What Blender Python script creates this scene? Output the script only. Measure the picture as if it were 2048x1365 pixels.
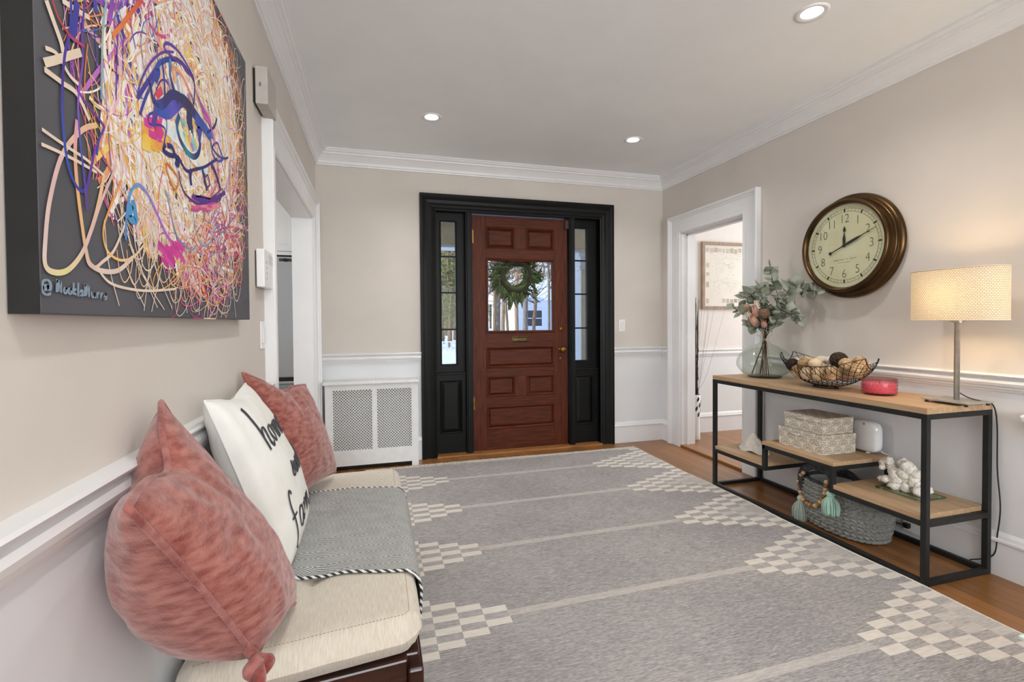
import bpy, math, random
from mathutils import Vector, Matrix, noise
from math import sin, cos, pi, sqrt, atan2, exp

for o in list(bpy.data.objects):
    bpy.data.objects.remove(o)
scene = bpy.context.scene
COL = scene.collection
rnd = random.Random(7)
V = Vector

# ------------------------------------------------------------------ camera
F_PX, CXP, CYP = 956.77, 1024.0, 663.2          # 2048 x 1365 frame
YAW, PIT, ROL = 0.27536, -0.018906, 0.0070255
CAM = V((0, 0, 1.2))
_f = V((sin(YAW) * cos(PIT), cos(YAW) * cos(PIT), sin(PIT)))
_r = V((cos(YAW), -sin(YAW), 0))
_d = _f.cross(_r)
AX_R = cos(ROL) * _r + sin(ROL) * _d
AX_D = -sin(ROL) * _r + cos(ROL) * _d
cam = bpy.data.cameras.new('camera')
cam.sensor_width = 36.0
cam.lens = F_PX * 36.0 / 2048.0
cam.shift_y = (CYP - 682.5) / 2048.0
cam.clip_start = 0.02
cam.clip_end = 400
cam_o = bpy.data.objects.new('camera', cam)
up, bk = -AX_D, -_f
cam_o.matrix_world = Matrix(((AX_R.x, up.x, bk.x, CAM.x), (AX_R.y, up.y, bk.y, CAM.y), (AX_R.z, up.z, bk.z, CAM.z), (0, 0, 0, 1)))
COL.objects.link(cam_o)
scene.camera = cam_o


def on(ax, val, u, v):
    """point where the sight line through pixel (u, v) meets the plane axis=val"""
    d = AX_R * ((u - CXP) / F_PX) + AX_D * ((v - CYP) / F_PX) + _f
    return CAM + d * ((val - CAM[ax]) / d[ax])


def proj(p):
    q = V(p) - CAM
    z = q.dot(_f)
    return CXP + F_PX * q.dot(AX_R) / z, CYP + F_PX * q.dot(AX_D) / z


# ------------------------------------------------------------------ light and exposure
vs = scene.view_settings
vs.view_transform = 'Standard'
vs.look = 'None'
vs.gamma = 1.0
vs.use_curve_mapping = False
vs.exposure = 0.1

world = bpy.data.worlds.new('sky')
scene.world = world
world.use_nodes = True
wn, wl = world.node_tree.nodes, world.node_tree.links
bg = wn['Background']
tc = wn.new('ShaderNodeTexCoord')
sep = wn.new('ShaderNodeSeparateXYZ')
rmp = wn.new('ShaderNodeValToRGB')
rmp.color_ramp.elements[0].position = 0.0
rmp.color_ramp.elements[0].color = (0.80, 0.88, 0.98, 1)
rmp.color_ramp.elements[1].position = 0.6
rmp.color_ramp.elements[1].color = (0.16, 0.36, 0.80, 1)
wl.new(tc.outputs['Generated'], sep.inputs[0])
wl.new(sep.outputs['Z'], rmp.inputs[0])
wl.new(rmp.outputs[0], bg.inputs[0])
bg.inputs[1].default_value = 1.5


def light(name, kind, loc, power, color=(1, 1, 1), rot=(0, 0, 0), **kw):
    l = bpy.data.lights.new(name, kind)
    l.energy = power
    l.color = color
    for k, v in kw.items():
        setattr(l, k, v)
    o = bpy.data.objects.new(name, l)
    o.location = loc
    o.rotation_euler = rot
    COL.objects.link(o)
    return o


sun = light('sun', 'SUN', (0, 0, 20), 4.5, (1, 0.93, 0.84), angle=0.01)
sun.rotation_euler = V((-0.9, -0.12, 0.5)).to_track_quat('Z', 'Y').to_euler()
XL, XR, YB, ZC, YR = -0.474, 2.793, 4.256, 2.635, -3.4
# added unseen fill lamps: behind the camera, tilted up, and in both adjoining rooms
light('rear_fill_added', 'AREA', (1.16, YR + 0.12, 1.5), 165, (0.97, 0.985, 1.0), ((R90 := pi / 2) + 0.78, 0, 0), shape='RECTANGLE', size=2.9, size_y=1.9)
light('kitchen_fill_added', 'AREA', (-3.3, 2.9, 1.6), 42, (0.97, 0.985, 1.0), (0, -R90, 0), shape='RECTANGLE', size=1.6, size_y=1.6)  # added fill that brightens the kitchen; no window is built there
light('study_fill_added', 'AREA', (5.3, 3.0, 1.6), 58, (0.97, 0.985, 1.0), (0, R90, 0), shape='RECTANGLE', size=1.6, size_y=1.6)  # added fill that brightens the side room, also without a window


# ------------------------------------------------------------------ materials
def lin(h):
    h = h.lstrip('#')
    return tuple(((int(h[i:i + 2], 16) / 255) / 12.92 if int(h[i:i + 2], 16) / 255 <= 0.04045 else ((int(h[i:i + 2], 16) / 255 + 0.055) / 1.055) ** 2.4) for i in (0, 2, 4)) + (1,)


def M(name, a, b=None, rough=0.5, metal=0.0, ns=12.0, st=(1, 1, 1), detail=3.0, lo=0.35, hi=0.65, bump=0.0, bs=None, bst=None, spec=0.5,
      trans=0.0, ior=1.45, sheen=0.0, coat=0.0, rand=0.0, emit=None, estr=0.0, alpha=1.0, sss=0.0):
    m = bpy.data.materials.new(name)
    m.use_nodes = True
    n, l = m.node_tree.nodes, m.node_tree.links
    p = n['Principled BSDF']
    ca = lin(a)
    cb = lin(b) if b else tuple(min(1, c * 0.93) for c in ca[:3]) + (1,)
    t = n.new('ShaderNodeTexCoord')
    mp = n.new('ShaderNodeMapping')
    mp.inputs['Scale'].default_value = st
    l.new(t.outputs['Object'], mp.inputs[0])
    nz = n.new('ShaderNodeTexNoise')
    nz.inputs['Scale'].default_value = ns
    nz.inputs['Detail'].default_value = detail
    l.new(mp.outputs[0], nz.inputs[0])
    r = n.new('ShaderNodeValToRGB')
    r.color_ramp.elements[0].position, r.color_ramp.elements[0].color = lo, ca
    r.color_ramp.elements[1].position, r.color_ramp.elements[1].color = hi, cb
    l.new(nz.outputs['Fac'], r.inputs[0])
    colr = r.outputs[0]
    if rand:
        oi = n.new('ShaderNodeObjectInfo')
        mr = n.new('ShaderNodeMapRange')
        mr.inputs['To Min'].default_value, mr.inputs['To Max'].default_value = 1 - rand, 1 + rand * 0.6
        l.new(oi.outputs['Random'], mr.inputs[0])
        hs = n.new('ShaderNodeHueSaturation')
        l.new(mr.outputs[0], hs.inputs['Value'])
        l.new(colr, hs.inputs['Color'])
        colr = hs.outputs[0]
        ad = n.new('ShaderNodeVectorMath')
        l.new(t.outputs['Object'], ad.inputs[0])
        ml = n.new('ShaderNodeMath')
        ml.operation = 'MULTIPLY'
        ml.inputs[1].default_value = 37
        l.new(oi.outputs['Random'], ml.inputs[0])
        l.new(ml.outputs[0], ad.inputs[1])
        l.new(ad.outputs[0], mp.inputs[0])
    l.new(colr, p.inputs['Base Color'])
    p.inputs['Roughness'].default_value = rough
    p.inputs['Metallic'].default_value = metal
    p.inputs['Specular IOR Level'].default_value = spec
    p.inputs['Transmission Weight'].default_value = trans
    p.inputs['IOR'].default_value = ior
    p.inputs['Sheen Weight'].default_value = sheen
    p.inputs['Coat Weight'].default_value = coat
    p.inputs['Alpha'].default_value = alpha
    p.inputs['Subsurface Weight'].default_value = sss
    if emit:
        p.inputs['Emission Color'].default_value = lin(emit)
        p.inputs['Emission Strength'].default_value = estr
    if bump:
        nb = n.new('ShaderNodeTexNoise')
        nb.inputs['Scale'].default_value = bs or ns
        nb.inputs['Detail'].default_value = 3
        mb = n.new('ShaderNodeMapping')
        mb.inputs['Scale'].default_value = bst or st
        l.new(t.outputs['Object'], mb.inputs[0])
        l.new(mb.outputs[0], nb.inputs[0])
        bp = n.new('ShaderNodeBump')
        bp.inputs['Strength'].default_value = bump
        bp.inputs['Distance'].default_value = 0.01
        l.new(nb.outputs['Fac'], bp.inputs['Height'])
        l.new(bp.outputs[0], p.inputs['Normal'])
    return m


def thin_glass(name, tint, gloss=0.12, base=0.02):
    m = bpy.data.materials.new(name)
    m.use_nodes = True
    n, l = m.node_tree.nodes, m.node_tree.links
    n.remove(n['Principled BSDF'])
    out = n['Material Output']
    tr = n.new('ShaderNodeBsdfTransparent')
    nz = n.new('ShaderNodeTexNoise')
    nz.inputs['Scale'].default_value = 3
    mx = n.new('ShaderNodeMix')
    mx.data_type = 'RGBA'
    mx.inputs[6].default_value = lin(tint)
    mx.inputs[7].default_value = tuple(min(1, c * 1.02) for c in lin(tint)[:3]) + (1,)
    l.new(nz.outputs['Fac'], mx.inputs[0])
    l.new(mx.outputs[2], tr.inputs[0])
    gl = n.new('ShaderNodeBsdfGlossy')
    gl.inputs['Roughness'].default_value = 0.03
    fr = n.new('ShaderNodeLayerWeight')
    fr.inputs['Blend'].default_value = 0.5
    pw = n.new('ShaderNodeMath')
    pw.operation = 'POWER'
    pw.inputs[1].default_value = 3.5
    l.new(fr.outputs['Facing'], pw.inputs[0])
    ml = n.new('ShaderNodeMath')
    ml.operation = 'MULTIPLY_ADD'
    ml.inputs[1].default_value = gloss * 5
    ml.inputs[2].default_value = base
    l.new(pw.outputs[0], ml.inputs[0])
    ms = n.new('ShaderNodeMixShader')
    l.new(ml.outputs[0], ms.inputs[0])
    l.new(tr.outputs[0], ms.inputs[1])
    l.new(gl.outputs[0], ms.inputs[2])
    l.new(ms.outputs[0], out.inputs[0])
    return m


m_wall = M('beige_wall_paint', '#d4cdc5', '#d0c9c1', rough=0.75, ns=3, spec=0.2)
m_white = M('white_trim_paint', '#e6e6e6', '#e2e2e3', rough=0.35, ns=4)
m_wains = M('white_wainscot_paint', '#e0e1e3', '#dcdddf', rough=0.45, ns=3)
m_ceil = M('white_ceiling_paint', '#f2f5f6', '#eff2f3', rough=0.85, ns=3, spec=0.2)
m_black = M('black_door_paint', '#0b0c0b', '#0f100f', rough=0.45, spec=0.25, ns=6)
m_door_v = M('red_oak_stained_upright', '#61290d', '#361305', rough=0.5, spec=0.3, ns=9, st=(9, 9, 0.7), detail=6, lo=0.3, hi=0.75, bump=0.05)
m_door_h = M('red_oak_stained_level', '#5d270c', '#321104', rough=0.5, spec=0.3, ns=9, st=(0.7, 9, 9), detail=6, lo=0.3, hi=0.75, bump=0.05)
m_floor = M('oak_floor_board', '#a06f3f', '#7a4e28', rough=0.28, ns=5, st=(12, 0.7, 12), detail=6, lo=0.25, hi=0.8, rand=0.22)
m_floor_gap = M('dark_floor_gap', '#3d2413', '#2e1a0d', rough=0.8)
m_glass = thin_glass('clear_window_glass', '#fbfdfc', 0.04, 0.004)
m_brass = M('aged_brass', '#8c6a33', '#6b4e22', rough=0.35, metal=1.0, ns=25)
m_steel = M('brushed_steel', '#b9bbbc', '#a5a7a9', rough=0.28, metal=1.0, ns=30, st=(1, 1, 0.05))
m_chrome = M('satin_nickel', '#c2bfb9', '#b4b1ab', rough=0.38, metal=0.75, ns=40)
m_blackmetal = M('black_steel_tube', '#1b1c1c', '#232424', rough=0.5, ns=15, spec=0.4)
m_blackplastic = M('black_plastic', '#141414', '#1b1b1b', rough=0.45)
m_whiteplastic = M('white_plastic', '#ededec', '#e8e8e7', rough=0.3)
m_greyplastic = M('grey_plastic', '#b9b3ad', '#b1aba5', rough=0.5)
m_board = M('light_mango_wood', '#c3a583', '#a5835f', rough=0.5, ns=5, st=(14, 0.8, 14), detail=6, lo=0.25, hi=0.8, rand=0.14)
m_darkwood = M('dark_rosewood', '#38160d', '#1d0a06', rough=0.25, ns=8, st=(1, 10, 10), detail=6, coat=0.3)
m_linen = M('cream_linen', '#d1c9bb', '#c2b8a6', rough=0.9, ns=45, st=(9, 0.6, 1), detail=3, bump=0.08, bs=240, bst=(1, 1, 1), sheen=0.2)
m_pink = M('rose_chenille', '#7a2f25', '#b37467', rough=0.95, ns=30, st=(1.0, 1.0, 2.2), detail=10, lo=0.32, hi=0.76, bump=0.22, bs=170, bst=(2, 1, 1), sheen=0.35)
m_pinkpipe = M('rose_piping', '#7d332d', '#a3675f', rough=0.95, ns=30, bump=0.2, bs=200, sheen=0.3)
m_pillow_white = M('white_cotton', '#e9e9e4', '#e2e2dc', rough=0.9, ns=12, bump=0.05, bs=250)
m_ink = M('charcoal_print', '#3a3b40', '#44454a', rough=0.9)
m_snow = M('snow', '#f2f4fa', '#e6eaf4', rough=0.8, ns=0.6)

# ------------------------------------------------------------------ mesh helpers


class MB:
    def __init__(s):
        s.v, s.f, s.c, s.uv = [], [], None, None

    def add(s, vs_, fs):
        b = len(s.v)
        s.v += [tuple(p) for p in vs_]
        s.f += [tuple(i + b for i in f) for f in fs]
        return s

    def box(s, x0, x1, y0, y1, z0, z1):
        return s.add([(x, y, z) for z in (z0, z1) for y in (y0, y1) for x in (x0, x1)],
                     [(0, 2, 3, 1), (4, 5, 7, 6), (0, 1, 5, 4), (2, 6, 7, 3), (0, 4, 6, 2), (1, 3, 7, 5)])

    def obox(s, c, size, mat):
        pts = [V(c) + mat @ V((sx * size[0] / 2, sy * size[1] / 2, sz * size[2] / 2)) for sz in (-1, 1) for sy in (-1, 1) for sx in (-1, 1)]
        return s.add(pts, [(0, 2, 3, 1), (4, 5, 7, 6), (0, 1, 5, 4), (2, 6, 7, 3), (0, 4, 6, 2), (1, 3, 7, 5)])

    def tube(s, pts, r, n=8, closed=False):
        pts = [V(p) for p in pts]
        N = len(pts)
        rr = r if isinstance(r, (list, tuple)) else [r] * N
        ref = None
        vs_, fs = [], []
        for i, p in enumerate(pts):
            a = pts[(i - 1) % N] if (closed or i > 0) else p
            b = pts[(i + 1) % N] if (closed or i < N - 1) else p
            t = (b - a)
            if t.length < 1e-9:
                t = V((0, 0, 1))
            t.normalize()
            if ref is None:
                ref = t.orthogonal().normalized()
            else:
                ref = (ref - t * ref.dot(t))
                ref = ref.normalized() if ref.length > 1e-6 else t.orthogonal().normalized()
            bi = t.cross(ref)
            for k in range(n):
                a_ = 2 * pi * k / n
                vs_.append(p + (ref * cos(a_) + bi * sin(a_)) * rr[i])
        for i in range(N if closed else N - 1):
            j = (i + 1) % N
            for k in range(n):
                k2 = (k + 1) % n
                fs.append((i * n + k, i * n + k2, j * n + k2, j * n + k))
        if not closed:
            fs.append(tuple(range(n - 1, -1, -1)))
            fs.append(tuple((N - 1) * n + k for k in range(n)))
        return s.add(vs_, fs)

    def lathe(s, prof, n=32, mp=None, sx=1.0, sy=1.0):
        """prof: list of (r, h); mp(x, y, h) -> point"""
        mp = mp or (lambda x, y, h: (x, y, h))
        vs_, fs = [], []
        rows = []
        for r, h in prof:
            if r < 1e-6:
                rows.append([len(vs_)])
                vs_.append(mp(0, 0, h))
            else:
                rows.append(list(range(len(vs_), len(vs_) + n)))
                for k in range(n):
                    a = 2 * pi * k / n
                    vs_.append(mp(r * cos(a) * sx, r * sin(a) * sy, h))
        for A, B in zip(rows, rows[1:]):
            for k in range(n):
                k2 = (k + 1) % n
                q = [A[k % len(A)], A[k2 % len(A)], B[k2 % len(B)], B[k % len(B)]]
                q2 = []
                for i in q:
                    if i not in q2:
                        q2.append(i)
                if len(q2) > 2:
                    fs.append(tuple(q2))
        return s.add(vs_, fs)

    def ball(s, c, r, nu=12, nv=8, sc=(1, 1, 1), rot=None, disp=None):
        prof = [(sin(pi * i / nv), -cos(pi * i / nv)) for i in range(nv + 1)]
        prof[0], prof[-1] = (0, -1), (0, 1)
        c = V(c)

        def mp(x, y, h):
            d = V((x, y, h))
            k = r * (1 + (disp(d) if disp else 0))
            p = V((d.x * sc[0], d.y * sc[1], d.z * sc[2])) * k
            return c + (rot @ p if rot else p)
        return s.lathe(prof, nu, mp)

    def sweep(s, prof, path, mp, closed=False, pclosed=True):
        """mitred sweep. path 2D points, prof (offset to the left, h); mp(a, b, h) -> point"""
        N = len(path)
        P2 = [V(p) for p in path]
        vs_, fs = [], []
        for i in range(N):
            d0 = (P2[i] - P2[i - 1]).normalized() if (closed or i > 0) else None
            d1 = (P2[(i + 1) % N] - P2[i]).normalized() if (closed or i < N - 1) else None
            d0 = d0 or d1
            d1 = d1 or d0
            n0, n1 = V((-d0.y, d0.x)), V((-d1.y, d1.x))
            m_ = (n0 + n1)
            m_ = m_ / max(1e-6, m_.dot(n0))
            for off, h in prof:
                q = P2[i] + m_ * off
                vs_.append(mp(q.x, q.y, h))
        K = len(prof)
        for i in range(N if closed else N - 1):
            j = (i + 1) % N
            for k in range(K if pclosed else K - 1):
                k2 = (k + 1) % K
                fs.append((i * K + k, j * K + k, j * K + k2, i * K + k2))
        if not closed and pclosed:
            fs.append(tuple(range(K)))
            fs.append(tuple((N - 1) * K + k for k in range(K - 1, -1, -1)))
        return s.add(vs_, fs)

    def grid(s, fn, nu, nv, flip=False):
        vs_ = [fn(i / nu, j / nv) for j in range(nv + 1) for i in range(nu + 1)]
        fs = []
        for j in range(nv):
            for i in range(nu):
                a = j * (nu + 1) + i
                q = (a, a + 1, a + nu + 2, a + nu + 1)
                fs.append(q[::-1] if flip else q)
        return s.add(vs_, fs)

    def mesh(s, name, mat, smooth=False):
        me = bpy.data.meshes.new(name)
        me.from_pydata([tuple(p) for p in s.v], [], s.f)
        if mat:
            me.materials.append(mat)
        if smooth:
            me.polygons.foreach_set('use_smooth', [True] * len(me.polygons))
        return me

    def build(s, name, mat, parent=None, smooth=False, bevel=0.0, seg=2, fix=True):
        me = s.mesh(name, mat, smooth)
        if fix:
            import bmesh
            bm = bmesh.new()
            bm.from_mesh(me)
            bmesh.ops.recalc_face_normals(bm, faces=bm.faces)
            bm.to_mesh(me)
            bm.free()
        o = bpy.data.objects.new(name, me)
        COL.objects.link(o)
        if bevel:
            b = o.modifiers.new('bevel', 'BEVEL')
            b.width = bevel
            b.segments = seg
            b.limit_method = 'ANGLE'
            b.angle_limit = 0.6
            if smooth is False:
                pass
        par(o, parent)
        return o


def par(o, parent):
    if parent:
        o.parent = parent
        o.matrix_parent_inverse = Matrix.Translation(-V(parent.location)) if not parent.parent else (Matrix.Translation(-V(parent.location)))
    return o


def put(name, me, parent, loc=(0, 0, 0), rot=None, sc=(1, 1, 1)):
    o = bpy.data.objects.new(name, me)
    mat = Matrix.Translation(loc)
    if rot is not None:
        mat = mat @ rot.to_4x4()
    mat = mat @ Matrix.Diagonal((sc[0], sc[1], sc[2], 1))
    o.matrix_world = mat
    COL.objects.link(o)
    par(o, parent)
    return o


def tag(o, label, cat, group=None, kind=None):
    o['label'] = label
    o['category'] = cat
    if group:
        o['group'] = group
    if kind:
        o['kind'] = kind
    return o


def thing(name, loc, label, cat, group=None):
    o = bpy.data.objects.new(name, None)
    o.location = loc
    o.empty_display_size = 0.05
    COL.objects.link(o)
    return tag(o, label, cat, group)


def struct(o, label=None):
    o['kind'] = 'structure'
    if label:
        o['label'] = label
    return o


def crom(pts, n=8, closed=False):
    """Catmull-Rom through points (any dimension)"""
    P = [V(p) for p in pts]
    N = len(P)
    out = []
    rng = range(N) if closed else range(N - 1)
    for i in rng:
        p0 = P[(i - 1) % N] if (closed or i > 0) else P[0]
        p1, p2 = P[i], P[(i + 1) % N]
        p3 = P[(i + 2) % N] if (closed or i + 2 < N) else P[-1]
        for k in range(n):
            t = k / n
            out.append(0.5 * ((2 * p1) + (p2 - p0) * t + (2 * p0 - 5 * p1 + 4 * p2 - p3) * t * t + (3 * p1 - p0 - 3 * p2 + p3) * t * t * t))
    if not closed:
        out.append(P[-1])
    return out


def RX(a):
    return Matrix.Rotation(a, 3, 'X')


def RY(a):
    return Matrix.Rotation(a, 3, 'Y')


def RZ(a):
    return Matrix.Rotation(a, 3, 'Z')


MXY = lambda a, b, h: (a, b, h)

# ================================================================== THE SETTING
# ---- floor
fl = struct(MB().box(-3.7, 5.7, YR - 0.15, YB + 0.2, -0.10, -0.012).build('floor', m_floor_gap), 'honey oak strip floor')
plank_me = MB().box(-0.5, 0.5, -0.5, 0.5, -1, 0).mesh('plank', m_floor)
PW = 0.0577
x = XL
ci = 0
while x < XR - 0.01:
    w = min(PW, XR - x)
    y = YR + rnd.uniform(0.2, 1.4) - 1.4
    while y < YB + 0.1:
        ln = rnd.uniform(1.7, 3.0)
        a, b = max(y, YR), min(y + ln, YB + 0.1)
        if b - a > 0.05:
            put('plank', plank_me, fl, ((x + w / 2), (a + b) / 2, 0), sc=(w - 0.0016, b - a - 0.0016, 0.012))
        y += ln
    x += PW
# raised floor of the study through the right doorway
fs = struct(MB().box(XR + 0.001, 5.6, 1.0, 4.33, -0.011, 0.004).build('floor', m_floor_gap), 'raised oak floor of the side room')
x = XR + 0.06
while x < 5.5:
    y = 1.0 + rnd.uniform(-1.5, 0)
    while y < 4.33:
        ln = rnd.uniform(1.2, 2.4)
        a, b = max(y, 1.0), min(y + ln, 4.33)
        if b - a > 0.05 and x < 4.4:
            put('plank', plank_me, fs, (x + 0.038, (a + b) / 2, 0.018), sc=(0.0745, b - a - 0.0016, 0.014))
        y += ln
    x += 0.076
MB().box(XR - 0.012, XR + 0.06, 3.12, 3.97, 0.0, 0.02).build('threshold', m_floor, fs, bevel=0.004)
struct(MB().box(-3.6, XL - 0.135, 1.0, 5.4, -0.012, 0.0).build('floor', M('pale_kitchen_tile', '#b9a68f', '#ad9a83', rough=0.4)), 'kitchen floor')

# ---- ceiling
struct(MB().box(-3.75, 5.75, YR - 0.2, 5.5, ZC, ZC + 0.12).build('ceiling', m_ceil), 'plain white ceiling')

# ---- walls
LO0, LO1, LOZ = 2.485, 3.97, 2.02        # kitchen opening (inner)
RO0, RO1, ROZ = 3.135, 3.95, 2.04        # study opening (inner)
DX0, DX1, DZ = 0.42, 2.185, 2.27         # hole for the front entrance
b = MB().box(XL - 0.135, XL, YR, LO0, 0, ZC).box(XL - 0.135, XL, LO1, YB + 0.16, 0, ZC).box(XL - 0.135, XL, LO0, LO1, LOZ, ZC)
wl_ = struct(b.build('wall_left', m_wall), 'beige wall with white wainscot behind the bench')
MB().box(XL, XL + 0.003, YR, LO0 - 0.05, 0, 0.9).box(XL, XL + 0.003, LO1 + 0.05, YB, 0, 0.9).build('wainscot', m_wains, wl_)
b = MB().box(XR, XR + 0.14, YR, RO0, 0, ZC).box(XR, XR + 0.14, RO1, YB + 0.16, 0, ZC).box(XR, XR + 0.14, RO0, RO1, ROZ, ZC)
wr_ = struct(b.build('wall_right', m_wall), 'beige wall with white wainscot behind the console')
MB().box(XR - 0.003, XR, YR, RO0 - 0.05, 0, 0.9).box(XR - 0.003, XR, RO1 + 0.05, YB, 0, 0.9).build('wainscot', m_wains, wr_)
b = MB().box(XL, DX0, YB, YB + 0.16, 0, ZC).box(DX1, XR, YB, YB + 0.16, 0, ZC).box(DX0, DX1, YB, YB + 0.16, DZ, ZC)
wb_ = struct(b.build('wall_back', m_wall), 'beige wall around the front door')
MB().box(XL, DX0, YB - 0.003, YB, 0, 0.9).box(DX1, XR, YB - 0.003, YB, 0, 0.9).build('wainscot', m_wains, wb_)
b = MB().box(XL - 0.135, -0.35, YR - 0.12, YR, 0, ZC).box(2.67, XR + 0.14, YR - 0.12, YR, 0, ZC).box(-0.35, 2.67, YR - 0.12, YR, 2.5, ZC).box(-0.35, 2.67, YR - 0.12, YR, 0, 0.5)
struct(b.build('wall_rear', m_wall), 'beige wall with an opening for the added window')
w3 = struct(MB().box(-0.35, 2.67, YR - 0.08, YR - 0.075, 0.5, 2.5).build('window_3', m_glass), 'broad window added behind the viewer to go with the fill lamp')  # unseen window, made up to go with the rear fill lamp
MB().sweep([(0, 0), (0.07, 0), (0.07, 0.08), (0, 0.08)], [(-0.35, 0.5), (2.67, 0.5), (2.67, 2.5), (-0.35, 2.5)], lambda a, b, h: (a, YR - 0.1 + h, b), closed=True).box(1.13, 1.19, YR - 0.09, YR - 0.05, 0.5, 2.5).build('window_frame', m_white, w3)

# kitchen shell
b = MB().box(-3.7, -3.6, 1.0, 5.4, 0, ZC).box(-3.7, XL - 0.135, 0.9, 1.0, 0, ZC).box(-3.7, XL, 5.4, 5.5, 0, ZC).box(XL - 0.135, XL - 0.1, YB + 0.16, 5.4, 0, ZC)
struct(b.build('wall_kitchen', m_wains), 'white kitchen wall')
# study shell
b = MB().box(5.6, 5.7, 1.0, 4.33, 0, ZC).box(XR + 0.14, 5.7, 0.9, 1.0, 0, ZC).box(XR + 0.14, 5.7, 4.33, 4.416, 0, ZC)
ws_ = struct(b.build('wall_study', M('pale_study_paint', '#e6e0db', '#e3ddd8', rough=0.7)), 'pale wall of the side room')
MB().box(XR + 0.14, 5.6, 4.326, 4.33, 0, 0.86).build('wainscot', m_white, ws_)

# ---- mouldings
CROWN = [(0, 2.512), (-0.012, 2.512), (-0.014, 2.524), (-0.022, 2.527), (-0.026, 2.545), (-0.04, 2.565), (-0.062, 2.588), (-0.072, 2.592), (-0.074, 2.604), (-0.086, 2.608), (-0.094, 2.622), (-0.1, 2.624), (-0.1, ZC), (0, ZC)]
struct(MB().sweep(CROWN, [(XL, YR), (XL, YB), (XR, YB), (XR, YR)], MXY).build('trim_1', m_white), 'white crown moulding round the ceiling')
RAIL = [(0, 0.86), (-0.010, 0.862), (-0.012, 0.871), (-0.019, 0.874), (-0.021, 0.884), (-0.030, 0.890), (-0.034, 0.903), (-0.029, 0.915), (-0.020, 0.919), (-0.022, 0.926), (-0.036, 0.930), (-0.040, 0.937), (-0.036, 0.943), (0, 0.945)]
BASE = [(0, 0), (-0.018, 0), (-0.018, 0.158), (-0.026, 0.162), (-0.026, 0.172), (-0.020, 0.178), (-0.017, 0.192), (-0.009, 0.205), (0, 0.206)]
runs = [('left', [(XL, YR), (XL, 2.33)]), ('back', [(XL, YB), (0.372, YB)]), ('back', [(2.23, YB), (XR, YB), (XR, 4.13)]), ('right', [(XR, 2.97), (XR, YR)])]
tn = 2
for i, (side, pth) in enumerate(runs):
    struct(MB().sweep(RAIL, pth, MXY).build('trim_%d' % tn, m_white), 'white chair rail moulding')
    struct(MB().sweep(BASE, pth, MXY).build('baseboard_' + side, m_white), 'tall white baseboard')
    tn += 1
# study rail and baseboard (far wall y = 4.33)
struct(MB().sweep([(o * 0.7, z - 0.045) for o, z in RAIL], [(XR + 0.14, 4.33), (5.6, 4.33)], MXY).build('trim_%d' % tn, m_white), 'chair rail of the side room')
struct(MB().sweep(BASE, [(XR + 0.14, 4.33), (5.6, 4.33)], lambda a, b, h: (a, b, h + 0.018)).build('baseboard_study', m_white), 'baseboard of the side room')
tn += 1
CASE = [(-0.006, 0), (-0.006, 0.016), (0.006, 0.024), (0.022, 0.019), (0.034, 0.022), (0.118, 0.022), (0.126, 0.03), (0.136, 0.034), (0.143, 0.044), (0.16, 0.046), (0.165, 0.04), (0.165, 0)]
o = struct(MB().sweep(CASE, [(LO0, 0), (LO0, LOZ), (LO1, LOZ), (LO1, 0)], lambda a, b, h: (XL + h, a, b)).build('trim_%d' % tn, m_white), 'white moulded casing of the kitchen opening')
MB().box(XL - 0.14, XL + 0.002, LO0 - 0.002, LO0 + 0.014, 0, LOZ).box(XL - 0.14, XL + 0.002, LO1 - 0.014, LO1 + 0.002, 0, LOZ).box(XL - 0.14, XL + 0.002, LO0, LO1, LOZ - 0.014, LOZ + 0.002).build('jamb', m_white, o)
tn += 1
o = struct(MB().sweep(CASE, [(RO0, 0), (RO0, ROZ), (RO1, ROZ), (RO1, 0)], lambda a, b, h: (XR - h, a, b)).build('trim_%d' % tn, m_white), 'white moulded casing of the side room doorway')
MB().box(XR - 0.002, XR + 0.145, RO0 - 0.002, RO0 + 0.014, 0, ROZ).box(XR - 0.002, XR + 0.145, RO1 - 0.014, RO1 + 0.002, 0, ROZ).box(XR - 0.002, XR + 0.145, RO0, RO1, ROZ - 0.014, ROZ + 0.002).build('jamb', m_white, o)
MB().box(XR + 0.05, XR + 0.065, RO0, RO0 + 0.03, 0.02, ROZ).box(XR + 0.05, XR + 0.065, RO1 - 0.03, RO1, 0.02, ROZ).box(XR + 0.05, XR + 0.065, RO0, RO1, ROZ - 0.03, ROZ).build('door_stop', m_white, o)
tn += 1

# ---- front entrance: black surround
XZ = lambda y0: (lambda a, b, h: (a, y0 - h, b))
ent = struct(MB().sweep([(-0.012, -0.02), (-0.012, 0.012), (0.0, 0.016), (0.012, 0.010), (0.03, 0.016), (0.05, 0.012), (0.075, 0.016), (0.095, 0.028), (0.108, 0.034), (0.128, 0.034), (0.128, -0.005), (0.05, -0.02)],
                        [(0.498, 0), (0.498, 2.205), (2.104, 2.205), (2.104, 0)], XZ(YB)).build('trim_%d' % tn, m_black), 'black moulded surround of the front entrance')
b = MB().box(0.42, 0.512, YB - 0.004, 4.416, 0, 2.27).box(2.092, 2.185, YB - 0.004, 4.416, 0, 2.27).box(0.42, 2.185, YB - 0.004, 4.416, 2.192, 2.272)
b.build('jamb', m_black, ent)
for x0, x1 in ((0.775, 0.836), (1.780, 1.838)):
    MB().box(x0, x1, 4.262, 4.41, 0, 2.2).build('mullion_post', m_black, ent, bevel=0.004)
    MB().box(x0 + 0.012, x1 - 0.012, 4.252, 4.264, 0, 2.2).build('mullion_bead', m_black, ent, bevel=0.003)
tn += 1
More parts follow.
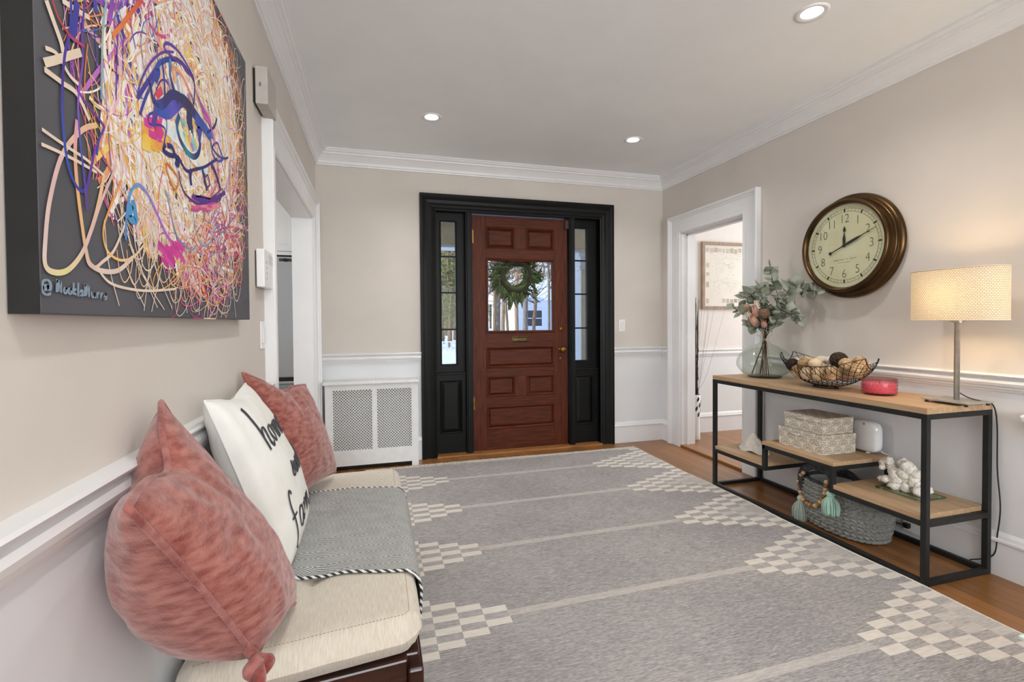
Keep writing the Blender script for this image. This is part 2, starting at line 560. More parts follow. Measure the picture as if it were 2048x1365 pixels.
MB().box(0.5, 2.1, 4.215, 4.42, -0.002, 0.016).build('threshold', M('worn_threshold', '#a8743f', '#7f532a', rough=0.4, ns=6, st=(1, 12, 12)), ent, bevel=0.004)


def raised_panel(x0, x1, z0, z1, y, mat, parent, frame=0.018, lip=0.02):
    mld = MB().sweep([(0, -0.006), (0, 0.004), (-0.006, 0.007), (-0.014, 0.0), (-lip, -0.008), (-lip, -0.016), (0, -0.016)],
                     [(x0, z0), (x0, z1), (x1, z1), (x1, z0)], XZ(y), closed=True)
    mld.build('panel_moulding', mat, parent)
    a0, a1, c0, c1 = x0 + lip, x1 - lip, z0 + lip, z1 - lip
    g = frame
    vs_ = [(a0, y + 0.014, c0), (a1, y + 0.014, c0), (a1, y + 0.014, c1), (a0, y + 0.014, c1), (a0 + g, y + 0.004, c0 + g), (a1 - g, y + 0.004, c0 + g), (a1 - g, y + 0.004, c1 - g), (a0 + g, y + 0.004, c1 - g),
           (a0, y + 0.03, c0), (a1, y + 0.03, c0), (a1, y + 0.03, c1), (a0, y + 0.03, c1)]
    MB().add(vs_, [(4, 5, 6, 7), (0, 1, 5, 4), (1, 2, 6, 5), (2, 3, 7, 6), (3, 0, 4, 7), (8, 11, 10, 9), (0, 8, 9, 1), (1, 9, 10, 2), (2, 10, 11, 3), (3, 11, 8, 0)]).build('panel', mat, parent)


# ---- sidelights
for n_, (s0, s1, g0, g1, pr0, pr1) in enumerate(((0.512, 0.775, 0.553, 0.707, 0.56, 0.722), (1.838, 2.092, 1.852, 2.003, 1.876, 2.03))):
    ys = 4.335
    w = struct(MB().sweep([(0, 0), (0, 0.04), (-0.012, 0.034), (-0.012, 0)], [(g0, 0.812), (g0, 2.122), (g1, 2.122), (g1, 0.812)], XZ(ys + 0.03), closed=True).build('window_%d' % (n_ + 1), m_black), 'narrow four pane sidelight in black frame')
    MB().box(s0, g0, ys, ys + 0.03, 0.74, 2.2).box(g1, s1, ys, ys + 0.03, 0.74, 2.2).box(g0, g1, ys, ys + 0.03, 2.122, 2.2).box(g0, g1, ys, ys + 0.03, 0.74, 0.812).build('sash', m_black, w)
    MB().box(s0, s1, 4.29, ys + 0.03, 0.73, 0.75).build('window_sill', m_black, w, bevel=0.004)
    zs = [0.812, 1.139, 1.472, 1.799, 2.122]
    for z in zs[1:-1]:
        MB().box(g0, g1, ys + 0.002, ys + 0.024, z - 0.007, z + 0.007).build('muntin', m_black, w)
    for a, c in zip(zs, zs[1:]):
        MB().box(g0 + 0.001, g1 - 0.001, ys + 0.012, ys + 0.016, a + 0.002, c - 0.002).build('pane', m_glass, w)
    # panel below
    y = 4.31
    MB().box(s0, s1, y + 0.016, 4.40, 0.0, 0.735).build('apron', m_black, w)
    MB().box(s0, pr0 - 0.02, y, y + 0.018, 0.016, 0.73).box(pr1 + 0.02, s1, y, y + 0.018, 0.016, 0.73).box(pr0 - 0.02, pr1 + 0.02, y, y + 0.018, 0.016, 0.195).box(pr0 - 0.02, pr1 + 0.02, y, y + 0.018, 0.68, 0.73).build('panel_frame', m_black, w)
    raised_panel(pr0 - 0.02, pr1 + 0.02, 0.195, 0.68, y, m_black, w, frame=0.03, lip=0.012)

# ---- front door
DY = 4.306
door = struct(MB().box(0.842, 0.972, DY, DY + 0.044, 0.018, 2.182).build('door_1', m_door_v, bevel=0.002), 'stained red oak panelled front door with a square light')
MB().box(1.642, 1.774, DY, DY + 0.044, 0.018, 2.182).build('stile', m_door_v, door, bevel=0.002)
for z0, z1 in ((2.082, 2.182), (1.792, 1.884), (0.972, 1.102), (0.698, 0.776), (0.420, 0.508), (0.018, 0.208)):
    MB().box(0.972, 1.642, DY, DY + 0.044, z0, z1).build('rail', m_door_h, door, bevel=0.002)
for z0, z1 in ((1.884, 2.082), (0.508, 0.698)):
    MB().box(1.25, 1.36, DY, DY + 0.044, z0, z1).build('mid_stile', m_door_v, door, bevel=0.002)
    raised_panel(0.972, 1.25, z0, z1, DY, m_door_h, door)
    raised_panel(1.36, 1.642, z0, z1, DY, m_door_h, door)
raised_panel(0.972, 1.642, 0.776, 0.972, DY, m_door_h, door)
raised_panel(0.972, 1.642, 0.208, 0.420, DY, m_door_h, door)
MB().sweep([(0, -0.03), (0, 0.006), (-0.006, 0.010), (-0.012, 0.004), (-0.02, 0.0), (-0.022, -0.03)], [(0.972, 1.102), (0.972, 1.792), (1.642, 1.792), (1.642, 1.102)], XZ(DY), closed=True).build('light_moulding', m_door_h, door)
MB().box(0.98, 1.634, DY + 0.018, DY + 0.023, 1.11, 1.784).build('pane', m_glass, door)
# mail slot
b = MB()
b.sweep([(0, 0), (0, 0.006), (-0.008, 0.008), (-0.014, 0.003), (-0.014, 0)], [(1.222, 1.012), (1.214, 1.022), (1.214, 1.056), (1.222, 1.066), (1.364, 1.066), (1.372, 1.056), (1.372, 1.022), (1.364, 1.012)], XZ(DY), closed=True)
ms_ = b.build('mail_slot', M('worn_bronze', '#5d4b2c', '#3d3220', rough=0.4, metal=0.9), door)
MB().box(1.226, 1.36, DY - 0.004, DY + 0.002, 1.024, 1.054).build('mail_flap', M('dull_brass_flap', '#6f5f3f', '#55492f', rough=0.45, metal=0.8), ms_, bevel=0.003)
lx = lambda cx, cz: (lambda x, y, h: (cx + x, DY - h, cz + y))
kn = MB().lathe([(0, 0), (0.03, 0), (0.03, 0.006), (0.012, 0.010), (0.011, 0.028), (0.020, 0.034), (0.029, 0.046), (0.029, 0.056), (0.02, 0.066), (0, 0.069)], 24, lx(1.708, 0.937)).build('door_knob', m_brass, door, smooth=True)
dl = MB().lathe([(0, 0), (0.019, 0), (0.019, 0.006), (0.012, 0.012), (0, 0.012)], 20, lx(1.708, 1.135)).build('deadbolt', m_brass, door, smooth=True)
MB().box(1.704, 1.712, DY - 0.026, DY - 0.008, 1.122, 1.148).build('thumb_turn', m_brass, dl, bevel=0.002)
MB().lathe([(0, 0), (0.014, 0), (0.014, 0.003), (0.008, 0.004), (0, 0.003)], 16, lx(1.704, 0.85)).build('keyhole_cover', m_brass, door, smooth=True)
for z in (1.985, 1.02 - 0.0, 0.46):
    if z != 1.02:
        MB().tube([(0.838, DY - 0.006, z - 0.06), (0.838, DY - 0.006, z + 0.06)], 0.007, 10).tube([(0.838, DY - 0.006, z - 0.067), (0.838, DY - 0.006, z - 0.06)], 0.004, 8).tube([(0.838, DY - 0.006, z + 0.06), (0.838, DY - 0.006, z + 0.067)], 0.004, 8).box(0.838, 0.858, DY - 0.003, DY + 0.001, z - 0.06, z + 0.06).build('hinge', m_brass, door)
MB().box(1.742, 1.785, DY - 0.03, DY + 0.002, 2.09, 2.175).build('alarm_sensor', M('dark_bronze_plastic', '#3d2a22', '#33231c', rough=0.45), door, bevel=0.004)

# ---- recessed ceiling lights; the unseen bench and rear ones are added as fill
m_lens = M('lit_lens', '#ffffff', '#fffdf8', rough=0.5, emit='#fffaf0', estr=9.0)
for i, (x, y) in enumerate(((0.385, 3.385), (1.965, 3.40), (1.97, 1.79), (0.385, 1.79), (0.385, 0.1), (1.97, 0.1))):
    lab = ('round recessed ceiling light before the front door, on the kitchen side', 'round recessed ceiling light before the front door, on the console side', 'round recessed ceiling light above the console table end',
           'unseen recessed ceiling light added as fill above the bench and painting', 'unseen recessed ceiling light added as fill over the bench side near the rear wall', 'unseen recessed ceiling light added as fill over the console side near the rear wall')[i]
    t = thing('ceiling_light', (x, y, ZC), lab, 'ceiling light', 'recessed ceiling lights')
    cl = lambda a, b_, h, x=x, y=y: (x + a, y + b_, ZC - h)
    MB().lathe([(0.072, 0), (0.071, 0.004), (0.060, 0.006), (0.046, 0.001), (0.042, 0.0005)], 40, cl).build('trim_ring', m_whiteplastic, t, smooth=True)
    MB().lathe([(0.046, 0.0012), (0.03, 0.003), (0, 0.004)], 32, cl).build('lens', m_lens, t, smooth=True)
    light('downlight', 'SPOT', (x, y, ZC - 0.02), 27, (1, 0.975, 0.945), (0, 0, 0), spot_size=2.5, spot_blend=0.9, shadow_soft_size=0.04)

# ================================================================== RUG
def rug_material():
    m = bpy.data.materials.new('grey_woven_rug')
    m.use_nodes = True
    n, l = m.node_tree.nodes, m.node_tree.links
    p = n['Principled BSDF']
    p.inputs['Roughness'].default_value = 0.95
    p.inputs['Specular IOR Level'].default_value = 0.15
    at = n.new('ShaderNodeAttribute')
    at.attribute_name = 'pat'
    t = n.new('ShaderNodeTexCoord')

    def nz(scale, st, det=4):
        mp = n.new('ShaderNodeMapping')
        mp.inputs['Scale'].default_value = st
        l.new(t.outputs['Object'], mp.inputs[0])
        z = n.new('ShaderNodeTexNoise')
        z.inputs['Scale'].default_value = scale
        z.inputs['Detail'].default_value = det
        l.new(mp.outputs[0], z.inputs[0])
        return z.outputs['Fac']

    def math(op, a, b, c=None):
        k = n.new('ShaderNodeMath')
        k.operation = op
        for i, q in enumerate((a, b, c)):
            if q is None:
                continue
            if isinstance(q, (int, float)):
                k.inputs[i].default_value = q
            else:
                l.new(q, k.inputs[i])
        return k.outputs[0]
    streak = nz(10, (1.6, 26, 1), 6)
    grain = nz(160, (0.35, 1.6, 1), 2)
    big = nz(1.6, (1, 1.5, 1), 3)
    mel = math('ADD', math('MULTIPLY', streak, 0.9), math('ADD', math('MULTIPLY', grain, 0.75), math('MULTIPLY', big, 0.35)))
    r = n.new('ShaderNodeValToRGB')
    e = r.color_ramp.elements
    e[0].position, e[0].color = 0.55, lin('#858182')
    e[1].position, e[1].color = 1.22, lin('#dad4cd')
    mid = e.new(0.86)
    mid.color = lin('#b5afab')
    mr = n.new('ShaderNodeMapRange')
    mr.inputs['From Min'].default_value, mr.inputs['From Max'].default_value = 0.0, 2.0
    sc = math('MULTIPLY', mel, 1.0)
    # ramp works on 0..1
    e[0].position, mid.position, e[1].position = 0.40, 0.5, 0.60
    l.new(sc, mr.inputs[0])
    l.new(mr.outputs[0], r.inputs[0])
    cr = n.new('ShaderNodeValToRGB')
    cr.color_ramp.elements[0].position, cr.color_ramp.elements[0].color = 0.3, lin('#cfc6bb')
    cr.color_ramp.elements[1].position, cr.color_ramp.elements[1].color = 0.6, lin('#e0d9cf')
    l.new(streak, cr.inputs[0])
    mx = n.new('ShaderNodeMix')
    mx.data_type = 'RGBA'
    l.new(at.outputs['Fac'], mx.inputs[0])
    l.new(r.outputs[0], mx.inputs[6])
    l.new(cr.outputs[0], mx.inputs[7])
    l.new(mx.outputs[2], p.inputs['Base Color'])
    bp = n.new('ShaderNodeBump')
    bp.inputs['Strength'].default_value = 0.25
    bp.inputs['Distance'].default_value = 0.002
    l.new(grain, bp.inputs['Height'])
    l.new(bp.outputs[0], p.inputs['Normal'])
    return m


def make_rug():
    x1, x0, y1, y0, th = 2.343, -0.102, 3.992, 0.92, 0.009
    cw, rh, pitch = 0.1015, 0.0414, 0.0414 * 14
    xs = [x0 + cw * k for k in range(7)] + [x1 - cw * k for k in range(6, -1, -1)]
    centre = 3.618                              # y of the first stripe
    rows = []
    r = round((y1 - centre) / rh + 0.5)
    ys = [y1]
    k = int((y1 - centre) / rh - 0.5)
    y = centre + (k + 0.5) * rh
    while y > y0:
        ys.append(y)
        y -= rh
    ys.append(y0)
    ys = ys[::-1]
    sub = 4
    vs_, fs_, pv = [], [], []
    XS = []
    for a, b_ in zip(xs, xs[1:]):
        nseg = 12 if b_ - a > 0.2 else 1
        XS += [a + (b_ - a) * i / nseg for i in range(nseg)]
    XS.append(x1)
    idx = {}
    for j, y in enumerate(ys):
        for i, x in enumerate(XS):
            xx = x
            if i == len(XS) - 1:
                xx += 0.006 * sin(y * 5.1) + 0.003 * sin(y * 13) - 0.010
            zz = th + 0.0015 * sin(3 * x + 2 * y)
            yy = y + (0.012 * sin(x * 2.1 + 0.4) if j == len(ys) - 1 else 0) + (x - 1.1) * 0.012
            vs_.append((xx, yy, zz))
    W = len(XS)
    for j in range(len(ys) - 1):
        ym = (ys[j] + ys[j + 1]) / 2
        t = (centre - ym) / pitch
        tri = math.floor(t + 0.5)
        row = round((ym - (centre - tri * pitch)) / rh)          # -7..7
        for i in range(W - 1):
            xm = (XS[i] + XS[i + 1]) / 2
            left = xm < xs[6]
            right = xm > xs[7]
            pat = 0.0
            if left or right:
                kcol = 5 - int((xm - x0) / cw) if left else 5 - int((x1 - xm) / cw)
                lim = kcol + 1
                if abs(row) <= lim:
                    on_ = (abs(row) % 2) == (lim % 2)
                    depth = (lim - abs(row)) / 2
                    if on_:
                        pat = 0.92 if depth <= 1 else (0.55 if depth <= 2 else 0.35)
                    else:
                        pat = 0.14 if depth < 1.6 else 0.32
                else:
                    pat = -0.12
            elif row == 0:
                pat = 0.36
            fs_.append((j * W + i, j * W + i + 1, (j + 1) * W + i + 1, (j + 1) * W + i))
            pv.append(max(0.0, pat + 0.0))
    nb = len(vs_)
    # underside and skirt
    vs_ += [(p[0], p[1], 0.0005) for p in vs_[:nb]]
    ring = [i for i in range(W)] + [j * W + W - 1 for j in range(1, len(ys))] + [(len(ys) - 1) * W + i for i in range(W - 2, -1, -1)] + [j * W for j in range(len(ys) - 2, 0, -1)]
    for a, b_ in zip(ring, ring[1:] + ring[:1]):
        fs_.append((b_, a, a + nb, b_ + nb))
        pv.append(0.95)
    for j in range(len(ys) - 1):
        for i in range(W - 1):
            q = (j * W + i, j * W + i + 1, (j + 1) * W + i + 1, (j + 1) * W + i)
            fs_.append(tuple(k + nb for k in q[::-1]))
            pv.append(0.3)
    me = bpy.data.meshes.new('rug')
    me.from_pydata(vs_, [], fs_)
    me.materials.append(rug_material())
    at = me.attributes.new('pat', 'FLOAT', 'FACE')
    at.data.foreach_set('value', pv)
    o = bpy.data.objects.new('area_rug', me)
    COL.objects.link(o)
    tag(o, 'large grey woven rug with cream stepped diamonds along both sides', 'rug')
    # fringe at the door end and bindings down the sides
    m_cream = M('cream_yarn', '#ddd6cb', '#cfc7ba', rough=0.95, ns=60)
    f = MB()
    k = x0
    while k < x1:
        yb = y1 + 0.012 * sin(k * 2.1 + 0.4) + (k - 1.1) * 0.012
        f.box(k, k + 0.0085, yb - 0.01, yb + 0.062 + rnd.uniform(-0.002, 0.004), 0.0, 0.007 + rnd.uniform(0, 0.003))
        k += 0.0125
    fr = f.build('fringe', m_cream, o)
    fr['kind'] = 'stuff'
    for xx, sgn in ((x1, 1), (x0, 0)):
        MB().tube([(xx + (0.006 * sin(y * 5.1) + 0.003 * sin(y * 13) - 0.010) * sgn, y + (xx - 1.1) * 0.012, 0.006) for y in [y0 + (y1 - y0) * i / 80 for i in range(81)]], 0.0055, 6).build('edge_binding', m_cream, o, smooth=True)


make_rug()

# ================================================================== RADIATOR COVER
m_rad = M('radiator_white_paint', '#e3e3e2', '#dededd', rough=0.5, ns=20)
t = thing('radiator_cover', (-0.04, 4.16, 0), 'white wooden radiator cover with two perforated metal grilles', 'radiator cover')
ry = 4.085
top = MB().box(-0.425, 0.338, 4.056, 4.247, 0.703, 0.728).build('top', m_rad, t, bevel=0.006)
dn = MB()
for i in range(26):
    xx = -0.41 + i * 0.029
    dn.ball((xx, 4.066, 0.729), 0.010, 8, 5, sc=(1.15, 1, 0.45))
dn.build('top_beading', m_rad, top, smooth=True)
f = MB()
f.box(-0.408, -0.348, ry, ry + 0.02, 0.0, 0.703).box(0.272, 0.328, ry, ry + 0.02, 0.0, 0.703).box(-0.348, 0.272, ry, ry + 0.02, 0.656, 0.703)
f.box(-0.046, -0.005, ry, ry + 0.02, 0.165, 0.656).box(-0.348, 0.272, ry, ry + 0.02, 0.04, 0.165)
f.build('front_frame', m_rad, t)
MB().box(-0.408, -0.39, ry + 0.02, 4.24, 0.0, 0.703).build('side_panel', m_rad, t)
MB().box(0.31, 0.328, ry + 0.02, 4.226, 0.0, 0.703).build('side_panel', m_rad, t)
MB().box(-0.388, 0.308, 4.12, 4.13, 0.01, 0.70).build('cavity_shade', M('cavity_shade_colour', '#2a2a2a', '#232323', rough=0.9), t)  # dark sheet stands in for the shade inside the cover
for gx0, gx1 in ((-0.348, -0.046), (-0.005, 0.272)):
    g = MB()
    gz0, gz1 = 0.165, 0.656
    s_ = 0.0118
    nx, nz_ = int((gx1 - gx0) / s_) + 1, int((gz1 - gz0) / s_) + 1
    y0, y1 = ry + 0.010, ry + 0.012
    sx, sz = (gx1 - gx0) / nx, (gz1 - gz0) / nz_
    for i in range(nx + 1):
        xx = gx0 + i * sx
        g.add([(xx - 0.0014, y0, gz0), (xx + 0.0014, y0, gz0), (xx + 0.0014, y0, gz1), (xx - 0.0014, y0, gz1)], [(0, 1, 2, 3)])
    for j in range(nz_ + 1):
        zz = gz0 + j * sz
        g.add([(gx0, y0, zz - 0.0014), (gx1, y0, zz - 0.0014), (gx1, y0, zz + 0.0014), (gx0, y0, zz + 0.0014)], [(0, 1, 2, 3)])
    for i in range(nx):
        for j in range(nz_):
            if (i + j) % 2 == 0:
                cx_, cz_ = gx0 + (i + 0.5) * sx, gz0 + (j + 0.5) * sz
                ro, ri = 0.0066, 0.0018
                vs_ = [(cx_ + r_ * cos(a * pi / 4), y0 - 0.0006, cz_ + r_ * sin(a * pi / 4)) for r_ in (ro, ri) for a in range(8)]
                g.add(vs_, [(a, (a + 1) % 8, (a + 1) % 8 + 8, a + 8) for a in range(8)])
    o = g.build('grille', m_rad, t, fix=False)
    o['kind'] = 'stuff'

# ================================================================== BENCH
t = thing('bench', (-0.17, 1.9, 0), 'low dark polished wooden bench along the left wainscot', 'bench')
MB().box(-0.44, 0.098, 1.262, 2.585, 0.262, 0.337).build('seat_deck', m_darkwood, t, bevel=0.006)
MB().obox((-0.192, 1.232, 0.304), (0.52, 0.032, 0.068), RZ(0.09)).build('end_rail', m_darkwood, t, bevel=0.006)
MB().obox((-0.173, 1.226, 0.243), (0.56, 0.046, 0.057), RZ(0.07)).build('end_stretcher', m_darkwood, t, bevel=0.006)
MB().box(-0.45, 0.104, 2.57, 2.615, 0.24, 0.335).build('end_rail', m_darkwood, t, bevel=0.006)
MB().box(0.066, 0.106, 1.224, 2.61, 0.215, 0.318).build('front_rail', m_darkwood, t, bevel=0.006)
prof = [(-0.475, 0.0), (-0.475, 0.30)] + [(-0.475 + 0.02 * (1 - cos(a * pi / 8)), 0.345 + 0.02 * sin(a * pi / 8)) for a in range(0, 5)] + [(-0.36, 0.372)] + [(-0.345 + 0.05 * sin(a * pi / 10), 0.322 + 0.05 * cos(a * pi / 10)) for a in range(0, 6)] + [(-0.27, 0.27), (-0.25, 0.215), (-0.25, 0.0)]
b = MB()
np_ = len(prof)
b.add([(x, 1.112, z) for x, z in prof] + [(x, 1.154, z) for x, z in prof], [tuple(range(np_)), tuple(range(2 * np_ - 1, np_ - 1, -1))] + [(i, (i + 1) % np_, (i + 1) % np_ + np_, i + np_) for i in range(np_)])
b.build('end_bracket', m_darkwood, t, bevel=0.005)
for lx_, ly_ in ((0.055, 1.228), (0.055, 2.555), (-0.44, 2.555), (-0.44, 1.24)):
    MB().box(lx_, lx_ + 0.048, ly_, ly_ + 0.048, 0.0112 if lx_ > -0.1 else 0.0, 0.262).build('leg', m_darkwood, t, bevel=0.005)


def cushion_pt(u, v, top=True):
    x = -0.448 + 0.556 * u
    y = 1.238 + 1.364 * v - 0.075 * (1 - u) * (1 - v)
    # rounded edge
    ex = min(u, 1 - u) * 0.556
    ey = min(v, 1 - v) * 1.364
    r = 0.05
    dx, dy = max(0, r - ex), max(0, r - ey)
    d = min(1, sqrt(dx * dx + dy * dy) / r)
    h = sqrt(max(0, 1 - d * d))
    crown = 0.008 * min(1, ex / 0.2) * min(1, ey / 0.25)
    z = 0.385 + (0.055 * h + crown if top else -0.045 * h)
    if top:
        for ty in (1.52, 2.06):
            for tx in (-0.19,):
                q = ((x - tx) ** 2 + (y - ty) ** 2)
                z -= 0.016 * exp(-q / 0.0009) + 0.007 * exp(-q / 0.012)
                # radiating creases
                z -= 0.006 * exp(-((x - tx) ** 2) / 0.00008) * exp(-abs(y - ty) / 0.10)
                z -= 0.005 * exp(-((y - ty) ** 2) / 0.00008) * exp(-abs(x - tx) / 0.08)
        z += 0.0012 * noise.noise(V((x * 12, y * 12, 3)))
    # corners of the plan rounded slightly
    k = 0.02 * (dx / r) * (dy / r)
    x += k * (1 if u < 0.5 else -1)
    y += k * (1 if v < 0.5 else -1)
    return (x, y, z)


c = MB()
c.grid(lambda u, v: cushion_pt(u, v, True), 60, 120)
c.grid(lambda u, v: cushion_pt(u, v, False), 30, 60, True)
t = thing('bench_cushion', (-0.17, 1.9, 0.333), 'long tufted cream linen cushion lying on the dark bench', 'cushion')
cu = c.build('cushion_pad', m_linen, t, smooth=True, fix=False)
m_stitch = M('tan_stitching', '#a99a7f', '#9c8d72', rough=0.9)
loop = [(-0.405, 1.207), (0.062, 1.268), (0.074, 1.282), (0.074, 2.556), (0.062, 2.568), (-0.405, 2.568)]


def cush_z(x, y):
    u = (x + 0.448) / 0.556
    k_ = 0.075 * (1 - u)
    v = (y - 1.238 + k_) / (1.364 + k_)
    return cushion_pt(min(1, max(0, u)), min(1, max(0, v)))[2]


st = MB()
for (xa, ya), (xb, yb) in zip(loop, loop[1:]):
    n_ = max(1, int(sqrt((xb - xa) ** 2 + (yb - ya) ** 2) / 0.009))
    for i in range(n_):
        p0, p1 = i / n_, (i + 0.6) / n_
        a = V((xa + (xb - xa) * p0, ya + (yb - ya) * p0))
        d = V((xa + (xb - xa) * p1, ya + (yb - ya) * p1))
        za = cush_z(a.x, a.y)
        zd = cush_z(d.x, d.y)
        st.tube([(a.x, a.y, za + 0.0004), (d.x, d.y, zd + 0.0004)], 0.0008, 4)
o = st.build('stitching', m_stitch, t)
o['kind'] = 'stuff'
for ty in (1.52, 2.06):
    MB().ball((-0.19, ty, cush_z(-0.19, ty) + 0.002), 0.010, 12, 6, sc=(1, 1, 0.5)).build('tuft_button', m_linen, t, smooth=True)


# ---- throw
def throw_material():
    m = M('grey_herringbone_wool', '#d6d6cf', '#c7c7c0', rough=0.95, ns=20)
    n, l = m.node_tree.nodes, m.node_tree.links
    p = n['Principled BSDF']
    t_ = n.new('ShaderNodeTexCoord')
    sp = n.new('ShaderNodeSeparateXYZ')
    l.new(t_.outputs['Object'], sp.inputs[0])

    def mt(op, a, b_=None):
        k = n.new('ShaderNodeMath')
        k.operation = op
        for i, q in enumerate((a, b_)):
            if q is None:
                continue
            if isinstance(q, (int, float)):
                k.inputs[i].default_value = q
            else:
                l.new(q, k.inputs[i])
        return k.outputs[0]
    zig = mt('PINGPONG', sp.outputs['Y'], 0.045)
    nz = n.new('ShaderNodeTexNoise')
    nz.inputs['Scale'].default_value = 30
    l.new(t_.outputs['Object'], nz.inputs[0])
    ph = mt('ADD', mt('MULTIPLY', mt('SUBTRACT', sp.outputs['X'], sp.outputs['Z']), 0.45), zig)
    ph = mt('ADD', ph, mt('MULTIPLY', nz.outputs['Fac'], 0.006))
    s_ = mt('SINE', mt('MULTIPLY', ph, 2 * pi / 0.0075))
    mr = n.new('ShaderNodeMapRange')
    mr.inputs['From Min'].default_value, mr.inputs['From Max'].default_value = -0.5, 0.7
    l.new(s_, mr.inputs[0])
    mx = n.new('ShaderNodeMix')
    mx.data_type = 'RGBA'
    mx.inputs[6].default_value = lin('#63676a')
    src = p.inputs['Base Color'].links[0].from_socket
    l.new(src, mx.inputs[7])
    l.new(mr.outputs[0], mx.inputs[0])
    l.new(mx.outputs[2], p.inputs['Base Color'])
    bp = n.new('ShaderNodeBump')
    bp.inputs['Strength'].default_value = 0.3
    bp.inputs['Distance'].default_value = 0.003
    l.new(mr.outputs[0], bp.inputs['Height'])
    l.new(bp.outputs[0], p.inputs['Normal'])
    return m


def throw_pt(u, v, off=0.0):
    """u: from the wall side (0) to the front hem (1); v: near (0) to far (1)"""
    L = 0.66
    s_ = -0.36 + L * u
    yn, yf = 1.515 - 0.03 * u + 0.018 * sin(u * 7), 2.245 + 0.02 * sin(u * 5)
    y = yn + (yf - yn) * v
    xe = 0.062
    rr = 0.055
    wob = 0.004 * noise.noise(V((s_ * 9, y * 9, 1.7))) + 0.005 * sin(y * 9 + 1) * max(0, s_ - 0.03) / 0.2
    if s_ < xe:
        uu, vv = (s_ + 0.448) / 0.556, (y - 1.238) / 1.364
        z = max(cush_z(s_, y), 0.436) + 0.004 + abs(wob) + off
        return (s_, y, z)
    a = (s_ - xe) / rr
    if a < pi / 2:
        return (xe + (rr + off) * sin(a), y, 0.392 + (rr + off) * cos(a) + 0.0 + abs(wob) * 0.6)
    d = (a - pi / 2) * rr
    return (xe + rr + off + 0.006 * sin(y * 11) * d / 0.1 + 0.004, y, 0.392 - d)


m_throw = throw_material()
t = thing('throw_blanket', (-0.1, 1.88, 0.44), 'grey and white herringbone throw draped over the cream bench cushion', 'blanket')
g = MB()
g.grid(lambda u, v: throw_pt(u, v, 0.004), 70, 60)
g.grid(lambda u, v: throw_pt(u, v, 0.0), 70, 60, True)
g.build('blanket_cloth', m_throw, t, smooth=True, fix=False)


def stripe_material(name, a, b_, period, axis):
    m = M(name, a, a, rough=0.95)
    n, l = m.node_tree.nodes, m.node_tree.links
    p = n['Principled BSDF']
    t_ = n.new('ShaderNodeTexCoord')
    w = n.new('ShaderNodeTexWave')
    w.bands_direction = axis
    w.inputs['Scale'].default_value = 0.314 / period
    w.inputs['Distortion'].default_value = 0.6
    l.new(t_.outputs['Object'], w.inputs[0])
    r = n.new('ShaderNodeValToRGB')
    r.color_ramp.elements[0].position, r.color_ramp.elements[0].color = 0.42, lin(b_)
    r.color_ramp.elements[1].position, r.color_ramp.elements[1].color = 0.58, lin(a)
    l.new(w.outputs['Fac'], r.inputs[0])
    l.new(r.outputs[0], p.inputs['Base Color'])
    return m


m_hem = stripe_material('black_white_whipstitch', '#d8d8d2', '#2f3336', 0.0105, 'DIAGONAL')
for vv in (0.0, 1.0):
    MB().tube([V(throw_pt(i / 90, vv, 0.002)) for i in range(91)], 0.0046, 6).build('hem', m_hem, t, smooth=True)
MB().tube([V(throw_pt(1.0, i / 60, 0.002)) for i in range(61)], 0.004, 6).build('hem', m_hem, t, smooth=True)


# ================================================================== PILLOWS
def pillow_fn(A, B, C, D, thick, pinch=0.09, dip=0.0, sag=0.25, seed=0, wr=0.006, powr=0.42, fat=(1.0, 1.0)):
    A, B, C, D = V(A), V(B), V(C), V(D)
    nrm = ((D - A) + (C - B)).cross((A - B) + (D - C)).normalized()

    def fn(u, v, side):
        """u: 0 near .. 1 far; v: 0 bottom .. 1 top"""
        s_, t_ = 2 * u - 1, 2 * v - 1
        s2 = s_ * (1 - pinch * (1 - t_ * t_))
        t2 = t_ * (1 - pinch * (1 - s_ * s_))
        if dip:
            t2 -= dip * exp(-(s_ / 0.38) ** 2) * max(0, (t_ + 0.2) / 1.2) ** 2
        uu, vv = (s2 + 1) / 2, (t2 + 1) / 2
        p = (C * (1 - uu) + D * uu) * (1 - vv) + (B * (1 - uu) + A * uu) * vv
        h = thick / 2 * (max(0, (1 - s_ * s_) * (1 - t_ * t_)) ** powr) * (1 - sag * t_) * fat[0 if side > 0 else 1]
        edge = 1 - max(abs(s_), abs(t_))
        n1 = noise.noise(V((u * 4 + seed, v * 4, side * 0.5))) * wr + wr * 0.8 * noise.noise(V((u * 11 + seed, v * 9, side))) * (1 - edge * 0.6)
        if h > 1e-5:
            h += n1 * min(1, edge * 6)
        return p + nrm * (h * side)
    return fn, nrm


def make_pillow(name, label, mat, corners, thick, pipe=None, pr=0.006, n=44, **kw):
    fn, nrm = pillow_fn(*corners, thick, **kw)
    base = (V(corners[2]) + V(corners[3])) / 2
    t = thing(name, base, label, 'pillow', None)
    b = MB()
    b.grid(lambda u, v: fn(u, v, 1), n, n)
    b.grid(lambda u, v: fn(u, v, -1), n, n, True)
    o = b.build('pillow_cover', mat, t, smooth=True, fix=True)
    ring = [(i / n, 0) for i in range(n)] + [(1, i / n) for i in range(n)] + [(1 - i / n, 1) for i in range(n)] + [(0, 1 - i / n) for i in range(n)]
    if pipe:
        MB().tube([fn(u, v, 1) for u, v in ring], pr, 8, closed=True).build('piping', pipe, t, smooth=True)
    return t, fn, nrm


